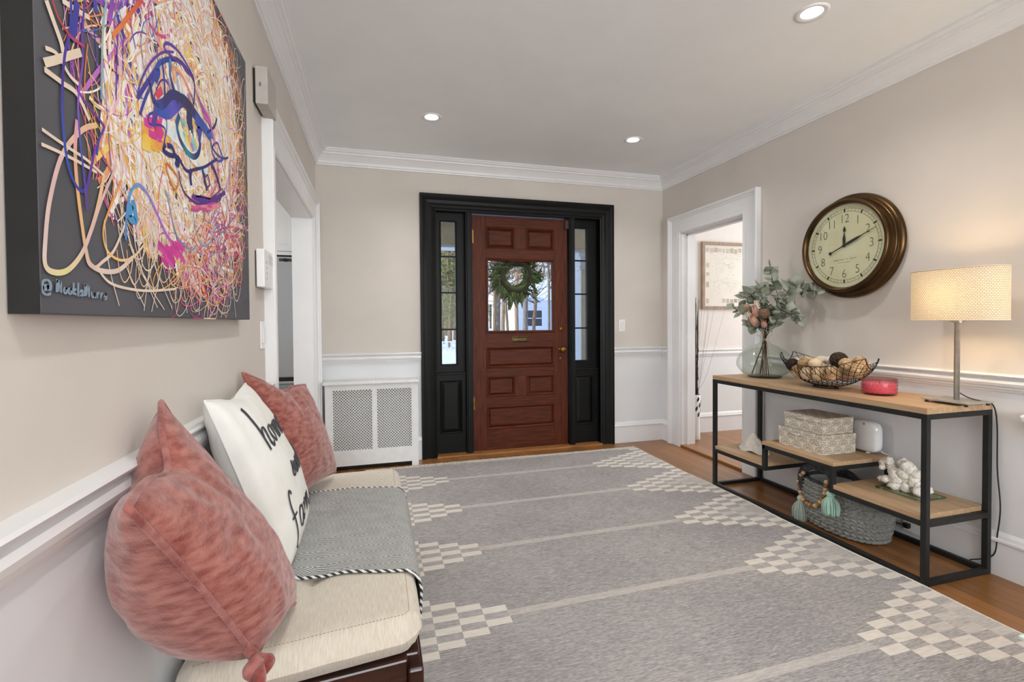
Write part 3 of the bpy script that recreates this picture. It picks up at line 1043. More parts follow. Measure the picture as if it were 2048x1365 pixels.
PINK1 = ((-0.436, 1.159, 1.039), (-0.33, 0.765, 0.951), (-0.243, 1.056, 0.53), (-0.218, 1.368, 0.455))
p1, fn1, n1 = make_pillow('throw_pillow', 'plump rose chenille pillow with a knotted corner, at the bench end nearest the painting', m_pink, PINK1, 0.30, m_pinkpipe, 0.006, pinch=0.07, dip=0.16, sag=0.30, seed=1, wr=0.008, powr=0.45, fat=(0.52, 1.18))
WHITE = ((-0.430, 1.80, 1.000), (-0.415, 1.35, 1.010), (-0.265, 1.45, 0.470), (-0.275, 2.00, 0.465))
p2, fn2, n2 = make_pillow('throw_pillow', 'white cotton pillow lettered in dark script, between the two rose pillows', m_pillow_white, WHITE, 0.17, m_pillow_white, 0.003, pinch=0.06, dip=0.05, sag=0.1, seed=5, wr=0.005)
PINK2 = ((-0.315, 2.32, 0.925), (-0.452, 1.86, 1.030), (-0.36, 2.02, 0.48), (-0.205, 2.49, 0.47))
p3, fn3, n3 = make_pillow('throw_pillow', 'rose chenille pillow leaning behind the white pillow towards the kitchen opening', m_pink, PINK2, 0.17, m_pinkpipe, 0.006, pinch=0.08, dip=0.12, sag=0.15, seed=9, wr=0.006)
# knotted corner of the first pillow
kc = V(PINK1[2])
MB().tube(crom([kc + V((-0.01, -0.015, 0.03)), kc + V((0.01, -0.035, 0.02)), kc + V((0.03, -0.02, 0.0)), kc + V((0.012, -0.04, -0.012)), kc + V((0.0, -0.055, 0.01)), kc + V((0.02, -0.05, 0.03))], 6), 0.011, 8).build('corner_knot', m_pinkpipe, p1, smooth=True)
MB().tube(crom([kc + V((0.012, -0.035, 0.012)), kc + V((0.02, -0.06, -0.01)), kc + V((0.012, -0.082, -0.022))], 6), [0.010 + 0.004 * i / 12 for i in range(13)], 8).build('corner_knot', m_pinkpipe, p1, smooth=True)


def ribbon(mb, pts, w, nrmf, lift=0.0):
    """flat ribbon through 3-D points; w scalar or list"""
    P = [V(p) for p in pts]
    n_ = len(P)
    vs_, fs_ = [], []
    for i, p in enumerate(P):
        d = (P[min(i + 1, n_ - 1)] - P[max(i - 1, 0)])
        nn = nrmf
        s_ = d.cross(nn)
        s_ = s_.normalized() if s_.length > 1e-9 else V((0, 0, 1))
        ww = w[i] if isinstance(w, list) else w
        vs_ += [p + s_ * ww / 2 + nn * lift, p - s_ * ww / 2 + nn * lift]
    fs_ = [(2 * i, 2 * i + 1, 2 * i + 3, 2 * i + 2) for i in range(n_ - 1)]
    mb.add(vs_, fs_)


# script lettering: strokes in letter units (x right, y up, x-height 1)
GLY = {
    'h': (1.25, [[(0.02, 2.3), (0.10, 1.9), (0.2, 1.0), (0.22, 0.0), (0.20, -0.25)], [(0.2, 0.35), (0.45, 0.95), (0.68, 0.95), (0.72, 0.5), (0.74, 0.1), (0.9, -0.15), (1.15, 0.1)]]),
    'o': (1.05, [[(0.55, 1.0), (0.2, 0.85), (0.08, 0.4), (0.3, 0.02), (0.65, 0.2), (0.75, 0.65), (0.55, 1.0), (0.75, 0.85), (1.0, 0.9)]]),
    'm': (1.55, [[(0.0, 0.9), (0.15, 0.8), (0.18, 0.0)], [(0.18, 0.3), (0.4, 0.95), (0.58, 0.8), (0.6, 0.0)], [(0.6, 0.3), (0.85, 0.95), (1.05, 0.8), (1.08, 0.2), (1.25, 0.0), (1.5, 0.25)]]),
    'e': (0.95, [[(0.05, 0.3), (0.45, 0.5), (0.6, 0.8), (0.42, 1.0), (0.15, 0.75), (0.12, 0.3), (0.35, 0.0), (0.8, 0.25)]]),
    's': (0.85, [[(0.0, 0.1), (0.35, 0.7), (0.5, 1.1), (0.42, 0.8), (0.58, 0.4), (0.45, 0.02), (0.15, 0.05), (0.02, 0.2)]]),
    'w': (1.3, [[(0.05, 0.95), (0.1, 0.3), (0.3, 0.0), (0.5, 0.3), (0.55, 0.9)], [(0.55, 0.5), (0.65, 0.05), (0.9, 0.15), (1.05, 0.6), (1.0, 1.0), (1.25, 0.85)]]),
    't': (0.8, [[(0.3, 1.8), (0.28, 0.4), (0.4, 0.02), (0.75, 0.25)], [(0.0, 1.1), (0.6, 1.2)]]),
    'f': (0.8, [[(0.7, 2.1), (0.5, 2.3), (0.3, 1.8), (0.28, 0.5), (0.22, -0.5), (0.1, -0.7)], [(0.02, 0.9), (0.65, 1.0)]]),
    'a': (1.1, [[(0.75, 0.9), (0.4, 1.0), (0.1, 0.6), (0.12, 0.1), (0.4, 0.02), (0.72, 0.5), (0.78, 0.95), (0.76, 0.3), (0.85, 0.02), (1.08, 0.25)]]),
    'r': (0.85, [[(0.05, 0.9), (0.18, 0.75), (0.2, 0.0)], [(0.2, 0.4), (0.4, 0.95), (0.7, 0.9)]]),
    'u': (1.1, [[(0.05, 0.95), (0.08, 0.3), (0.3, 0.0), (0.6, 0.3), (0.68, 0.95), (0.7, 0.2), (0.95, 0.05)]]),
    'M': (1.7, [[(0.1, 0.0), (0.2, 1.9), (0.28, 1.95), (0.45, 0.5), (0.55, 0.5), (0.8, 1.9), (0.9, 1.95), (1.05, 1.6), (1.1, 0.0)], [(0.35, 0.1), (0.4, 1.7)]]),
    'k': (1.0, [[(0.2, 2.1), (0.15, 0.0)], [(0.75, 1.1), (0.2, 0.5), (0.8, 0.0)]]),
    'l': (0.6, [[(0.25, 2.2), (0.2, 0.1), (0.45, 0.0)]]),
    '@': (2.0, [[(1.15, 0.9), (0.8, 1.1), (0.5, 0.7), (0.65, 0.35), (1.0, 0.6), (1.2, 1.1), (1.2, 0.5), (1.5, 0.5), (1.6, 1.2), (1.2, 1.9), (0.5, 1.8), (0.1, 1.0), (0.25, 0.0), (0.9, -0.4), (1.6, -0.1)]]),
}


def write(text, fn, size, x0, y0, mb, width, nrmf, adv=1.0, xs=1.0, sink=None):
    x = x0
    for ch in text:
        wd, strokes = GLY[ch]
        for s_ in strokes:
            c2 = crom([V((x + px * size * xs, y0 + py * size)) for px, py in s_], 7)
            P = [fn(q.x, q.y) for q in c2]
            m_ = len(P)
            ws = []
            for i in range(m_):
                d = c2[min(i + 1, m_ - 1)] - c2[max(i - 1, 0)]
                down = abs(d.y) / (d.length + 1e-9)
                ws.append(width * (0.55 + 0.7 * down))
            if sink:
                sink(P, ws)
                continue
            ribbon(mb, P, ws, nrmf(c2[0]) if callable(nrmf) else nrmf)
        x += wd * size * adv * xs
    return x


side2 = 1 if n2.x > 0 else -1
for word, x0, y0, sz in (('home', 0.22, 0.68, 0.105), ('sweet', 0.40, 0.43, 0.086), ('farm', 0.16, 0.15, 0.105)):
    mb = MB()
    write(word, lambda a, c_: fn2(min(max(a, 0.01), 0.99), min(max(c_, 0.01), 0.99), side2) + n2 * side2 * 0.0022, sz, x0, y0, mb, 0.011, n2 * side2, adv=0.95, xs=1.25 if word != 'sweet' else 1.05)
    mb.build('lettering', m_ink, p2, fix=False)['kind'] = 'stuff'

# ================================================================== PAINTING
def vcol_material(name, rough=0.45):
    m = M(name, '#ffffff', '#f4f4f4', rough=rough, ns=30)
    n, l = m.node_tree.nodes, m.node_tree.links
    p = n['Principled BSDF']
    src = p.inputs['Base Color'].links[0].from_socket
    at = n.new('ShaderNodeAttribute')
    at.attribute_name = 'stroke_colour'
    mx = n.new('ShaderNodeMix')
    mx.data_type = 'RGBA'
    mx.blend_type = 'MULTIPLY'
    mx.inputs[0].default_value = 1
    l.new(src, mx.inputs[6])
    l.new(at.outputs['Color'], mx.inputs[7])
    l.new(mx.outputs[2], p.inputs['Base Color'])
    return m


XF = -0.437
pa = thing('canvas_painting', (XF - 0.018, 1.36, 1.2), 'large canvas of a scribbled multicoloured eye on dark grey', 'painting')
cy0, cy1, cz0, cz1 = 0.796, 1.905, 1.216, 2.13
MB().box(XL + 0.002, XF, cy0, cy1, cz0, cz1).build('canvas', M('charcoal_canvas', '#515156', '#59595f', rough=0.6, ns=3), pa, bevel=0.002)
MB().box(XL + 0.002, XF - 0.0004, cy0 - 0.0008, cy0, cz0, cz1).build('canvas_edge', M('black_canvas_edge', '#131211', '#1a1917', rough=0.7), pa)


class Paint:
    def __init__(s):
        s.mb, s.cols, s.k = MB(), [], 0

    def stroke(s, yz, w, col):
        if len(yz) < 3:
            return
        """yz: list of (y, z) on the canvas; w width in m; col hex or list of hex along the stroke"""
        s.k += 1
        x = XF + 0.0003 + s.k * 9e-7
        pts = [(min(max(p[0], cy0), cy1), min(max(p[1], cz0), cz1)) for p in yz]
        n_ = len(pts)
        vs_, fs_ = [], []
        for i, p in enumerate(pts):
            a, b_ = pts[max(i - 1, 0)], pts[min(i + 1, n_ - 1)]
            dy, dz = b_[0] - a[0], b_[1] - a[1]
            d = sqrt(dy * dy + dz * dz) + 1e-9
            ww = (w[i] if isinstance(w, list) else w) / 2
            ny, nz_ = -dz / d * ww, dy / d * ww
            vs_ += [(x, p[0] + ny, p[1] + nz_), (x, p[0] - ny, p[1] - nz_)]
        s.mb.add(vs_, [(2 * i, 2 * i + 1, 2 * i + 3, 2 * i + 2) for i in range(n_ - 1)])
        cl = [lin(c) for c in col] if isinstance(col, list) else None
        c1 = None if cl else lin(col)
        for i in range(n_ - 1):
            if cl:
                t_ = i / max(1, n_ - 2) * (len(cl) - 1)
                j = min(int(t_), len(cl) - 2)
                f_ = t_ - j
                s.cols.append(tuple(cl[j][q] * (1 - f_) + cl[j + 1][q] * f_ for q in range(4)))
            else:
                s.cols.append(c1)

    def px(s, pts, w, col, n=7, closed=False):
        """stroke given by points of the photograph lying on the canvas plane"""
        P = [on(0, XF, u, v) for u, v in pts]
        c2 = crom([V((p.y, p.z)) for p in P], n, closed)
        if closed:
            c2.append(c2[0])
        s.stroke([(q.x, q.y) for q in c2], w, col)

    def done(s, name, parent):
        me = s.mb.mesh(name, vcol_material('marker_paint'))
        at = me.attributes.new('stroke_colour', 'FLOAT_COLOR', 'FACE')
        flat = []
        for c_ in s.cols:
            flat += c_
        at.data.foreach_set('color', flat)
        o = bpy.data.objects.new(name, me)
        COL.objects.link(o)
        par(o, parent)
        o['kind'] = 'stuff'
        return o


def inside(poly, u, v):
    r = False
    j = len(poly) - 1
    for i in range(len(poly)):
        if (poly[i][1] > v) != (poly[j][1] > v) and u < (poly[j][0] - poly[i][0]) * (v - poly[i][1]) / (poly[j][1] - poly[i][1]) + poly[i][0]:
            r = not r
        j = i
    return r


pt = Paint()
pr_ = random.Random(21)
FACE = [(120, -260), (430, -260), (430, 30), (470, 110), (486, 240), (490, 420), (480, 560), (450, 600), (420, 625), (360, 570), (310, 525), (262, 500), (215, 440), (180, 350), (160, 250), (140, 150), (120, 60), (120, -260)]
CORE = [(215, -260), (430, -260), (425, 30), (455, 120), (470, 260), (472, 420), (455, 520), (400, 560), (345, 510), (300, 440), (255, 390), (225, 300), (205, 200), (210, 100)]
eye = on(0, XF, 385, 265)
ey, ez = eye.y, eye.z
WARM = ['#ffffff', '#fdf9f4', '#fffdf8', '#fbeee0', '#f8d878', '#f7c95e', '#f4b078', '#f9e2da', '#f3c4d2', '#fdf6ee', '#ffffff', '#fbf8f4']
OUT = ['#f5b455', '#f6d3a8', '#f4dcc8', '#f0c2b4', '#f08c50', '#f7cb55', '#f0dcd5', '#ec6f8c', '#c860b8']
HOT = ['#d43a92', '#e0528f', '#c42f6d', '#e65b45', '#b8408f', '#f08a4a', '#d9485a']
VIO = ['#6a2fa0', '#8c46b4', '#3f3aa8', '#4c6fc4', '#a05bc0', '#c470c8']


def flow(y, z, ln, curl, stp=10):
    """short stroke circling the eye"""
    out = []
    a = atan2(z - ez, y - ey) + pi / 2 + pr_.gauss(0, 0.55)
    for i in range(stp + 1):
        if i and not inside(FACE, *proj((XF, y, z))):
            break
        out.append((y, z))
        y += cos(a) * ln / stp
        z += sin(a) * ln / stp
        a += curl / stp
    return out


cnt = 0
while cnt < 900:
    y, z = pr_.uniform(cy0, cy1), pr_.uniform(cz0, cz1)
    u, v = proj((XF, y, z))
    if inside(CORE, u, v):
        cnt += 1
        pt.stroke(flow(y, z, pr_.uniform(0.05, 0.16), pr_.gauss(0.3, 0.9), 6), pr_.uniform(0.008, 0.018), pr_.choice(WARM[:4] + WARM[6:7] + WARM[9:] + (['#f2c56a', '#f3b74d', '#e9b3c0'] if v > 300 else ['#e9b3c0', '#f5efe8'])))
cnt = 0
while cnt < 1500:
    y, z = pr_.uniform(cy0, cy1), pr_.uniform(cz0, cz1)
    u, v = proj((XF, y, z))
    core = inside(CORE, u, v)
    if not core and not (inside(FACE, u, v) and pr_.random() < 0.55):
        continue
    cnt += 1
    d = sqrt((y - ey) ** 2 + (z - ez) ** 2)
    low = v > 440 and u > 330
    top_ = v < 90 and u < 330
    if low and pr_.random() < 0.55:
        c_ = pr_.choice(HOT + OUT)
    elif top_ and pr_.random() < 0.55:
        c_ = pr_.choice(VIO + ['#e65b45', '#f08a4a', '#d43a92', '#f2c45f'])
    elif core:
        c_ = pr_.choice(WARM)
    else:
        c_ = pr_.choice(OUT)
    w = pr_.uniform(0.004, 0.013) if (core and cnt < 800) else pr_.uniform(0.0014, 0.0042 if core else 0.0028)
    pt.stroke(flow(y, z, pr_.uniform(0.06, 0.24), pr_.gauss(0.3, 1.2)), w, c_)
# wiry loops round the outer edge of the face
for k in range(520):
    y, z = pr_.uniform(cy0 + 0.25, cy1 - 0.02), pr_.uniform(cz0 + 0.02, cz1)
    u, v = proj((XF, y, z))
    if not inside(FACE, u, v) or inside(CORE, u, v) and pr_.random() < 0.75:
        continue
    ra, rb, a0 = pr_.uniform(0.03, 0.11), pr_.uniform(0.015, 0.05), pr_.uniform(0, pi)
    lp = []
    for i in range(37):
        a = i / 36 * pi * 1.85
        lp.append((y + ra * cos(a) * cos(a0) - rb * sin(a) * sin(a0), z + ra * cos(a) * sin(a0) + rb * sin(a) * cos(a0)))
    pt.stroke(lp, pr_.uniform(0.0012, 0.0030), pr_.choice(OUT + ['#e8dccb', '#f0e4d4'] * 3 + (VIO + ['#e65b9a', '#d43a92'] if u < 260 and v < 330 else HOT if v > 430 and u > 320 else ['#ffd24a', '#ffb04a', '#f58a3c', '#f3a0bc'])))
# thin purple and blue fibres, lower right
for k in range(120):
    u, v = pr_.uniform(400, 488), pr_.uniform(330, 600)
    if inside(FACE, u, v):
        p = on(0, XF, u, v)
        pt.stroke(flow(p.y, p.z, pr_.uniform(0.05, 0.16), pr_.gauss(0, 1.5)), pr_.uniform(0.0012, 0.0028), pr_.choice(HOT + VIO + ['#f0b060']))
CR, PK = '#ecd9c6', '#e6c3b8'
# large loops, lower left
pt.px([(190, 250), (160, 260), (120, 310), (95, 400), (86, 480), (86, 530), (105, 545), (132, 540), (158, 510), (175, 470), (190, 420), (205, 350)], 0.0085, ['#f0c58c', '#e5c0bd', '#e8d3c8', '#eadf9a', '#e6c8c0', '#f0c58c'])
pt.px([(150, 240), (146, 300), (150, 370), (160, 450), (168, 500), (178, 530), (205, 543), (235, 540), (262, 515)], 0.0085, ['#e6a8c0', '#f0b878', '#efc8a0', '#e8d2c6', '#ead8cc'])
pt.px([(230, 330), (200, 400), (180, 460), (168, 490), (172, 525), (186, 535), (200, 525), (225, 500), (250, 440)], 0.006, [PK, '#e9c7ba', CR])
pt.px([(190, 535), (215, 565), (255, 578), (300, 582), (350, 578)], 0.005, CR)
pt.px([(240, 360), (215, 420), (203, 460), (210, 500), (235, 520), (262, 515), (285, 490)], 0.005, ['#f0a050', '#f3c060', '#f0d8c0'])
for k, (a, b_) in enumerate(((205, 235), (232, 286), (262, 312), (290, 342), (248, 326), (300, 285), (330, 300), (352, 372), (378, 350), (402, 396), (430, 418), (455, 470), (470, 440))):
    pt.px([(a, 440 + 8 * (k % 4)), (a + (b_ - a) * 0.3, 530), (b_, 612 + 2 * k)], 0.0026, CR)
for k in range(12):
    x0 = 230 + k * 20
    pt.px([(x0, 500), (x0 + 6, 545 + 6 * (k % 3)), (x0 + 16, 565 + 4 * (k % 4)), (x0 + 28, 545), (x0 + 34, 500)], 0.0026, ['#eeb56a', CR])
# arms reaching out on the left
pt.px([(84, 125), (105, 120), (130, 112), (158, 104)], 0.012, '#ead9c0')
pt.px([(84, 138), (120, 165), (150, 188), (175, 240)], 0.008, CR)
pt.px([(86, 95), (110, 108), (135, 150), (155, 170)], 0.006, CR)
pt.px([(88, 0), (102, 40), (118, 85), (122, 105)], 0.010, CR)
pt.px([(120, 0), (150, 20), (175, 35)], 0.008, CR)
pt.px([(79, 258), (110, 280), (140, 300), (170, 320), (205, 352)], 0.005, CR)
pt.px([(78, 288), (110, 302), (150, 322), (190, 345)], 0.005, CR)
# blue and violet ropes
pt.px([(138, 0), (136, 60), (125, 110), (120, 180), (121, 240), (128, 310), (140, 355), (155, 380), (168, 378), (175, 350), (188, 290)], 0.006, ['#2b3aa8', '#4a2f9a', '#2f56b8', '#3f3aa8', '#7a35ac'])
pt.px([(150, 0), (146, 40), (140, 80)], 0.014, '#3532a0')
pt.px([(165, 0), (160, 80), (162, 120), (155, 170), (152, 220), (158, 300), (165, 360), (170, 420)], 0.005, ['#4434a6', '#7a35ac', '#8d5cc8', '#3f56b8', '#7a35ac'])
pt.px([(186, 0), (188, 25)], 0.012, '#3c3fae')
pt.px([(150, 180), (175, 215), (200, 245), (204, 256), (194, 280), (190, 310)], 0.005, ['#7a35ac', '#6a2fa0', '#2b4fb0'])
pt.px([(222, 0), (218, 25), (214, 45)], 0.013, ['#7a35ac', '#b04cc0'])
pt.px([(209, 0), (202, 60), (200, 130), (199, 198)], 0.006, ['#8fb3c4', '#a7bfae', '#6f9fc8'])
pt.px([(100, 0), (115, 40), (140, 75), (165, 92)], 0.0045, ['#b8402c', '#c23a5a'])
pt.px([(280, 0), (255, 30), (240, 50), (222, 70)], 0.009, ['#e0502c', '#ef8a3a'])
# pale blue scribbles on the cheek
pt.px([(248, 480), (250, 430), (258, 385), (273, 370), (290, 385), (308, 420), (328, 465), (345, 490)], 0.0075, ['#4b86d0', '#5aa0d8', '#7f8fd8', '#a06fd0', '#c45cc8'])
pt.px([(262, 400), (266, 420), (268, 440), (256, 435), (260, 410)], 0.016, '#4f9bd0')
pt.px([(328, 380), (336, 410), (344, 450), (356, 480), (380, 500), (392, 490)], 0.005, ['#6fb0d8', '#5a8fc4', '#8fa7b8'])
pt.px([(385, 420), (388, 455), (398, 485), (415, 490), (428, 460), (432, 452), (442, 465), (455, 450), (470, 430)], 0.005, ['#7ab8d8', '#6f9fc8', '#7a6fc0'])
# magenta patch under the cheek
for k in range(26):
    u, v = pr_.uniform(312, 352), pr_.uniform(482, 520)
    pt.px([(u, v), (u + 10, v + 9), (u + 16, v + 20)], 0.010, pr_.choice(['#d8389c', '#e04aa0', '#c43a96']), n=3)
for k in range(26):
    u, v = pr_.uniform(375, 425), pr_.uniform(396, 420)
    pt.px([(u, v), (u + 10, v + 2), (u + 18, v - 3)], 0.007, pr_.choice(['#d8389c', '#e0609a', '#c4508a', '#e88aa0']), n=3)
# ---- the eye
E = lambda pts: [(230 + a * 0.2932, 60 + b_ * 0.2932) for a, b_ in pts]
for k in range(60):
    a, b_ = pr_.uniform(250, 520), pr_.uniform(180, 480)
    pt.px(E([(a, b_), (a + 15, b_ + 60), (a + 20, b_ + 110)]), 0.0121, pr_.choice(['#f3d8cc', '#f7efe3', '#8fb4dc', '#e88f9c', '#f2b890', '#7f7fd0', '#f6f0ea']), n=3)
for k in range(40):
    a, b_ = pr_.uniform(170, 300), pr_.uniform(600, 790)
    pt.px(E([(a, b_), (a + 30, b_ + 20), (a + 60, b_ + 25)]), 0.0162, pr_.choice(['#f2b83c', '#f5c84a', '#f0a050', '#f3d060', '#d8389c']), n=3)
pt.px(E([(265, 640), (290, 690), (310, 740)]), 0.0351, ['#d8285a', '#d838a8'])
# white of the eye and iris
for k in range(70):
    f_ = k / 70
    a, b_ = 340 + 230 * f_ + pr_.gauss(0, 18), 610 + 260 * f_ + pr_.gauss(0, 20)
    pt.px(E([(a, b_), (a + 25, b_ + 40), (a + 60, b_ + 60)]), 0.0203, pr_.choice(['#e8f0f4', '#f4efe4', '#cfe4ee', '#f3ead0', '#f7f0e6']), n=3)
for k in range(40):
    f_ = pr_.random()
    a, b_ = 440 + 90 * f_ + pr_.gauss(0, 12), 600 + 190 * f_ + pr_.gauss(0, 14)
    pt.px(E([(a, b_), (a + 12, b_ + 30), (a + 20, b_ + 60)]), 0.0108, pr_.choice(['#f3e06a', '#f0c070', '#7fd0c8', '#e88a9c', '#b070d0', '#f3ead0']), n=3)
NV, BL = '#1c1f6e', '#2450b4'
pt.px(E([(255, 500), (290, 540), (350, 560), (400, 520), (450, 480), (500, 520), (540, 580), (590, 650), (640, 720)]), 0.0297, [BL, BL, '#5a50c8', NV, NV, BL, BL])
pt.px(E([(262, 520), (320, 500), (380, 440), (450, 470), (520, 540), (560, 610), (620, 690), (660, 720)]), 0.0216, [BL, NV, NV, '#1a1440', NV, BL, '#3a70c8'])
pt.px(E([(500, 560), (500, 620), (510, 680)]), 0.0351, ['#1a1440', NV])
pt.px(E([(540, 600), (570, 660), (560, 720)]), 0.0297, [BL, '#4a2f9a'])
pt.px(E([(430, 580), (412, 640), (425, 720), (450, 780), (490, 840), (530, 865), (560, 840), (572, 780), (560, 740)]), 0.0149, [NV, '#1f6f9a', NV, '#1f8f9a', NV, NV, BL])
pt.px(E([(640, 720), (650, 790), (690, 850), (730, 880), (700, 895), (665, 860), (655, 800), (690, 770), (715, 830), (735, 875), (765, 870)]), 0.0061, [NV, BL, '#4a2f9a', NV])
pt.px(E([(620, 700), (670, 660), (688, 600)]), 0.0081, NV)
pt.px(E([(690, 880), (650, 905), (600, 935), (540, 950), (480, 960), (430, 880), (395, 850)]), 0.0081, NV)
for q in ([(512, 950), (505, 1000), (512, 1060)], [(585, 940), (600, 1000), (620, 1095)], [(650, 915), (680, 980), (712, 1085)], [(395, 850), (415, 880), (405, 925)], [(430, 865), (425, 900), (415, 930)]):
    pt.px(E(q), 0.0135, NV)
pt.px(E([(625, 990), (640, 1050), (615, 1070), (600, 1020), (625, 985)]), 0.0047, '#4a2f6e')
pt.px(E([(335, 780), (320, 820), (370, 855), (395, 850), (380, 800), (345, 785)]), 0.0108, NV)
pt.px(E([(262, 560), (220, 580), (225, 640), (300, 650), (335, 690), (320, 790)]), 0.0054, '#3c2f9a')
pt.px(E([(270, 560), (255, 620), (250, 660)]), 0.0175, '#5a2f9a')
pt.px(E([(340, 590), (342, 680), (330, 740)]), 0.0047, '#3a60b8')
# lids
pt.px(E([(140, 465), (150, 400), (190, 290), (250, 200), (320, 150), (390, 150)]), 0.0054, '#5a3a9a')
pt.px(E([(140, 465), (200, 370), (260, 280), (300, 220), (380, 195), (440, 220), (500, 290), (530, 340)]), 0.0108, ['#3c2f9a', '#3c2f9a', BL, NV, '#4a2f9a', NV])
pt.px(E([(158, 578), (190, 480), (215, 420), (270, 300), (300, 200)]), 0.0081, ['#3c2f9a', BL])
pt.px(E([(218, 335), (235, 400), (250, 480), (290, 520)]), 0.0095, NV)
pt.px(E([(270, 230), (285, 280), (262, 340)]), 0.0189, ['#2450b4', '#2a3f9c'])
pt.px(E([(310, 210), (325, 330), (330, 470)]), 0.0081, NV)
pt.px(E([(370, 200), (365, 300), (395, 420), (420, 500)]), 0.0121, ['#5a90d0', NV, NV])
pt.px(E([(345, 160), (325, 110), (345, 88), (400, 120), (460, 200), (530, 340), (530, 510)]), 0.0068, ['#4a2f9a', '#6a2fa0', NV])
pt.px(E([(330, 130), (380, 180), (440, 230), (520, 330)]), 0.0054, '#6a2fa0')
pt.px(E([(250, 480), (290, 360), (330, 340), (355, 370)]), 0.0047, '#5a2f8a')
pt.px(E([(270, 450), (290, 430), (310, 410)]), 0.0162, '#d83a4a')
pt.px(E([(485, 400), (520, 470), (525, 540)]), 0.0054, '#4a2f6e')
pt.px(E([(380, 250), (440, 300), (490, 400), (500, 460)]), 0.0081, ['#f0a070', '#e88060'])
for k in range(14):
    pt.px(E([(535 + k * 5, 390 + k * 16), (570 + k * 6, 480 + k * 14), (640 + k * 3, 600 + k * 16)]), 0.0047, pr_.choice(['#8c46b4', '#c050b0', '#6a2fa0', '#d060a8']))
# creases under the eye
pt.px(E([(425, 960), (440, 1050), (480, 1130), (560, 1185), (650, 1170), (710, 1150)]), 0.0061, '#5a2a7a')
pt.px(E([(520, 1130), (580, 1165), (650, 1160), (745, 1110)]), 0.0121, ['#3c2f9a', '#5a2a8a'])
pt.px(E([(515, 1135), (600, 1140), (700, 1170), (725, 1085), (640, 1150), (540, 1130)]), 0.0047, '#6a2a7a')
pt.px(E([(340, 900), (420, 1010), (400, 1090), (350, 980), (340, 910)]), 0.0054, '#e07a3a')
# signature
def sig_pt(a, b_):
    return on(0, XF, a, -b_ + (a - 76) * 0.145)


sig = lambda P, ws: pt.stroke([(p.y, p.z) for p in P], ws, '#8ba0b2')
write('@', sig_pt, 12.6, 76.5, -583, None, 0.0042, None, sink=sig)
write('MookleMurrs', sig_pt, 11.4, 107, -580, None, 0.0036, None, adv=0.95, xs=0.82, sink=sig)
pt.done('paint_strokes', pa)

# ================================================================== SMALL WALL DEVICES
def plate(name, label, cat, mapf, w, h, d, mat, bevel=0.003):
    t = thing(name, mapf(0, 0, 0), label, cat)
    return t


# doorbell chime box on the left wall, above the keypad
t = thing('door_chime', (XL + 0.004, 2.225, 2.1), 'beige box shaped door chime high on the wall above the keypad', 'door chime')
MB().box(XL, XL + 0.010, 2.178, 2.335, 2.108, 2.245).build('back_plate', m_blackplastic, t)
b_ = MB().box(XL + 0.010, XL + 0.056, 2.170, 2.34, 2.100, 2.252).build('housing', m_greyplastic, t, bevel=0.002)
MB().box(XL + 0.024, XL + 0.032, 2.1692, 2.1702, 2.17, 2.185).build('logo_mark', M('grey_print', '#6f6a66', '#77726d', rough=0.6), b_)
# keypad
t = thing('alarm_keypad', (XL + 0.004, 2.2, 1.36), 'white alarm keypad with a small screen beside the kitchen opening', 'keypad')
MB().box(XL, XL + 0.006, 2.162, 2.33, 1.362, 1.50).build('back_plate', M('grey_gap', '#5d5a56', '#55524e', rough=0.8), t)
kb = MB().box(XL + 0.006, XL + 0.036, 2.155, 2.335, 1.352, 1.508).build('housing', m_whiteplastic, t, bevel=0.003)
MB().box(XL + 0.036, XL + 0.0366, 2.235, 2.32, 1.452, 1.494).build('screen', M('keypad_lcd', '#cfd2cc', '#c7cac4', rough=0.3), kb)
for i in range(4):
    MB().box(XL + 0.036, XL + 0.0385, 2.185, 2.197, 1.385 + i * 0.022, 1.395 + i * 0.022).build('button', m_greyplastic, kb)
# rocker switches


def rocker(mapf, label, gang=1):
    t = thing('light_switch', mapf(0, 0, 0), label, 'light switch')

    def bx(a0, a1, c0, c1, d0, d1, nm, mat, p, bv):
        m_ = MB()
        P = [mapf(a, c_, d) for d in (d0, d1) for c_ in (c0, c1) for a in (a0, a1)]
        m_.add(P, [(0, 2, 3, 1), (4, 5, 7, 6), (0, 1, 5, 4), (2, 6, 7, 3), (0, 4, 6, 2), (1, 3, 7, 5)])
        return m_.build(nm, mat, p, bevel=bv)
    bx(-0.036, 0.036, -0.059, 0.059, 0, 0.006, 'cover_plate', m_whiteplastic, t, 0.003)
    bx(-0.017, 0.017, -0.034, 0.034, 0.006, 0.010, 'rocker', m_white, t, 0.002)


rocker(lambda a, c_, d: (2.331 + a, YB - d, 1.16 + c_), 'white rocker switch beside the black door surround')
rocker(lambda a, c_, d: (XL + d, 2.262 + a, 1.153 + c_), 'white rocker switch below the alarm keypad')

# ================================================================== CONSOLE TABLE
KX0, KX1, KY0, KY1 = 2.345, 2.768, 1.535, 2.945
T = 0.025
t = thing('console_table', ((KX0 + KX1) / 2, (KY0 + KY1) / 2, 0), 'long black steel console with stepped wooden shelves against the right wall', 'console table')
for x in (KX0, KX1 - T):
    for y in (KY0, KY1 - T):
        MB().box(x, x + T, y, y + T, 0.0, 0.777).build('leg', m_blackmetal, t, bevel=0.002)


def rail(nm, x0, x1, y0, y1, z0, z1):
    return MB().box(x0, x1, y0, y1, z0, z1).build(nm, m_blackmetal, t, bevel=0.002)


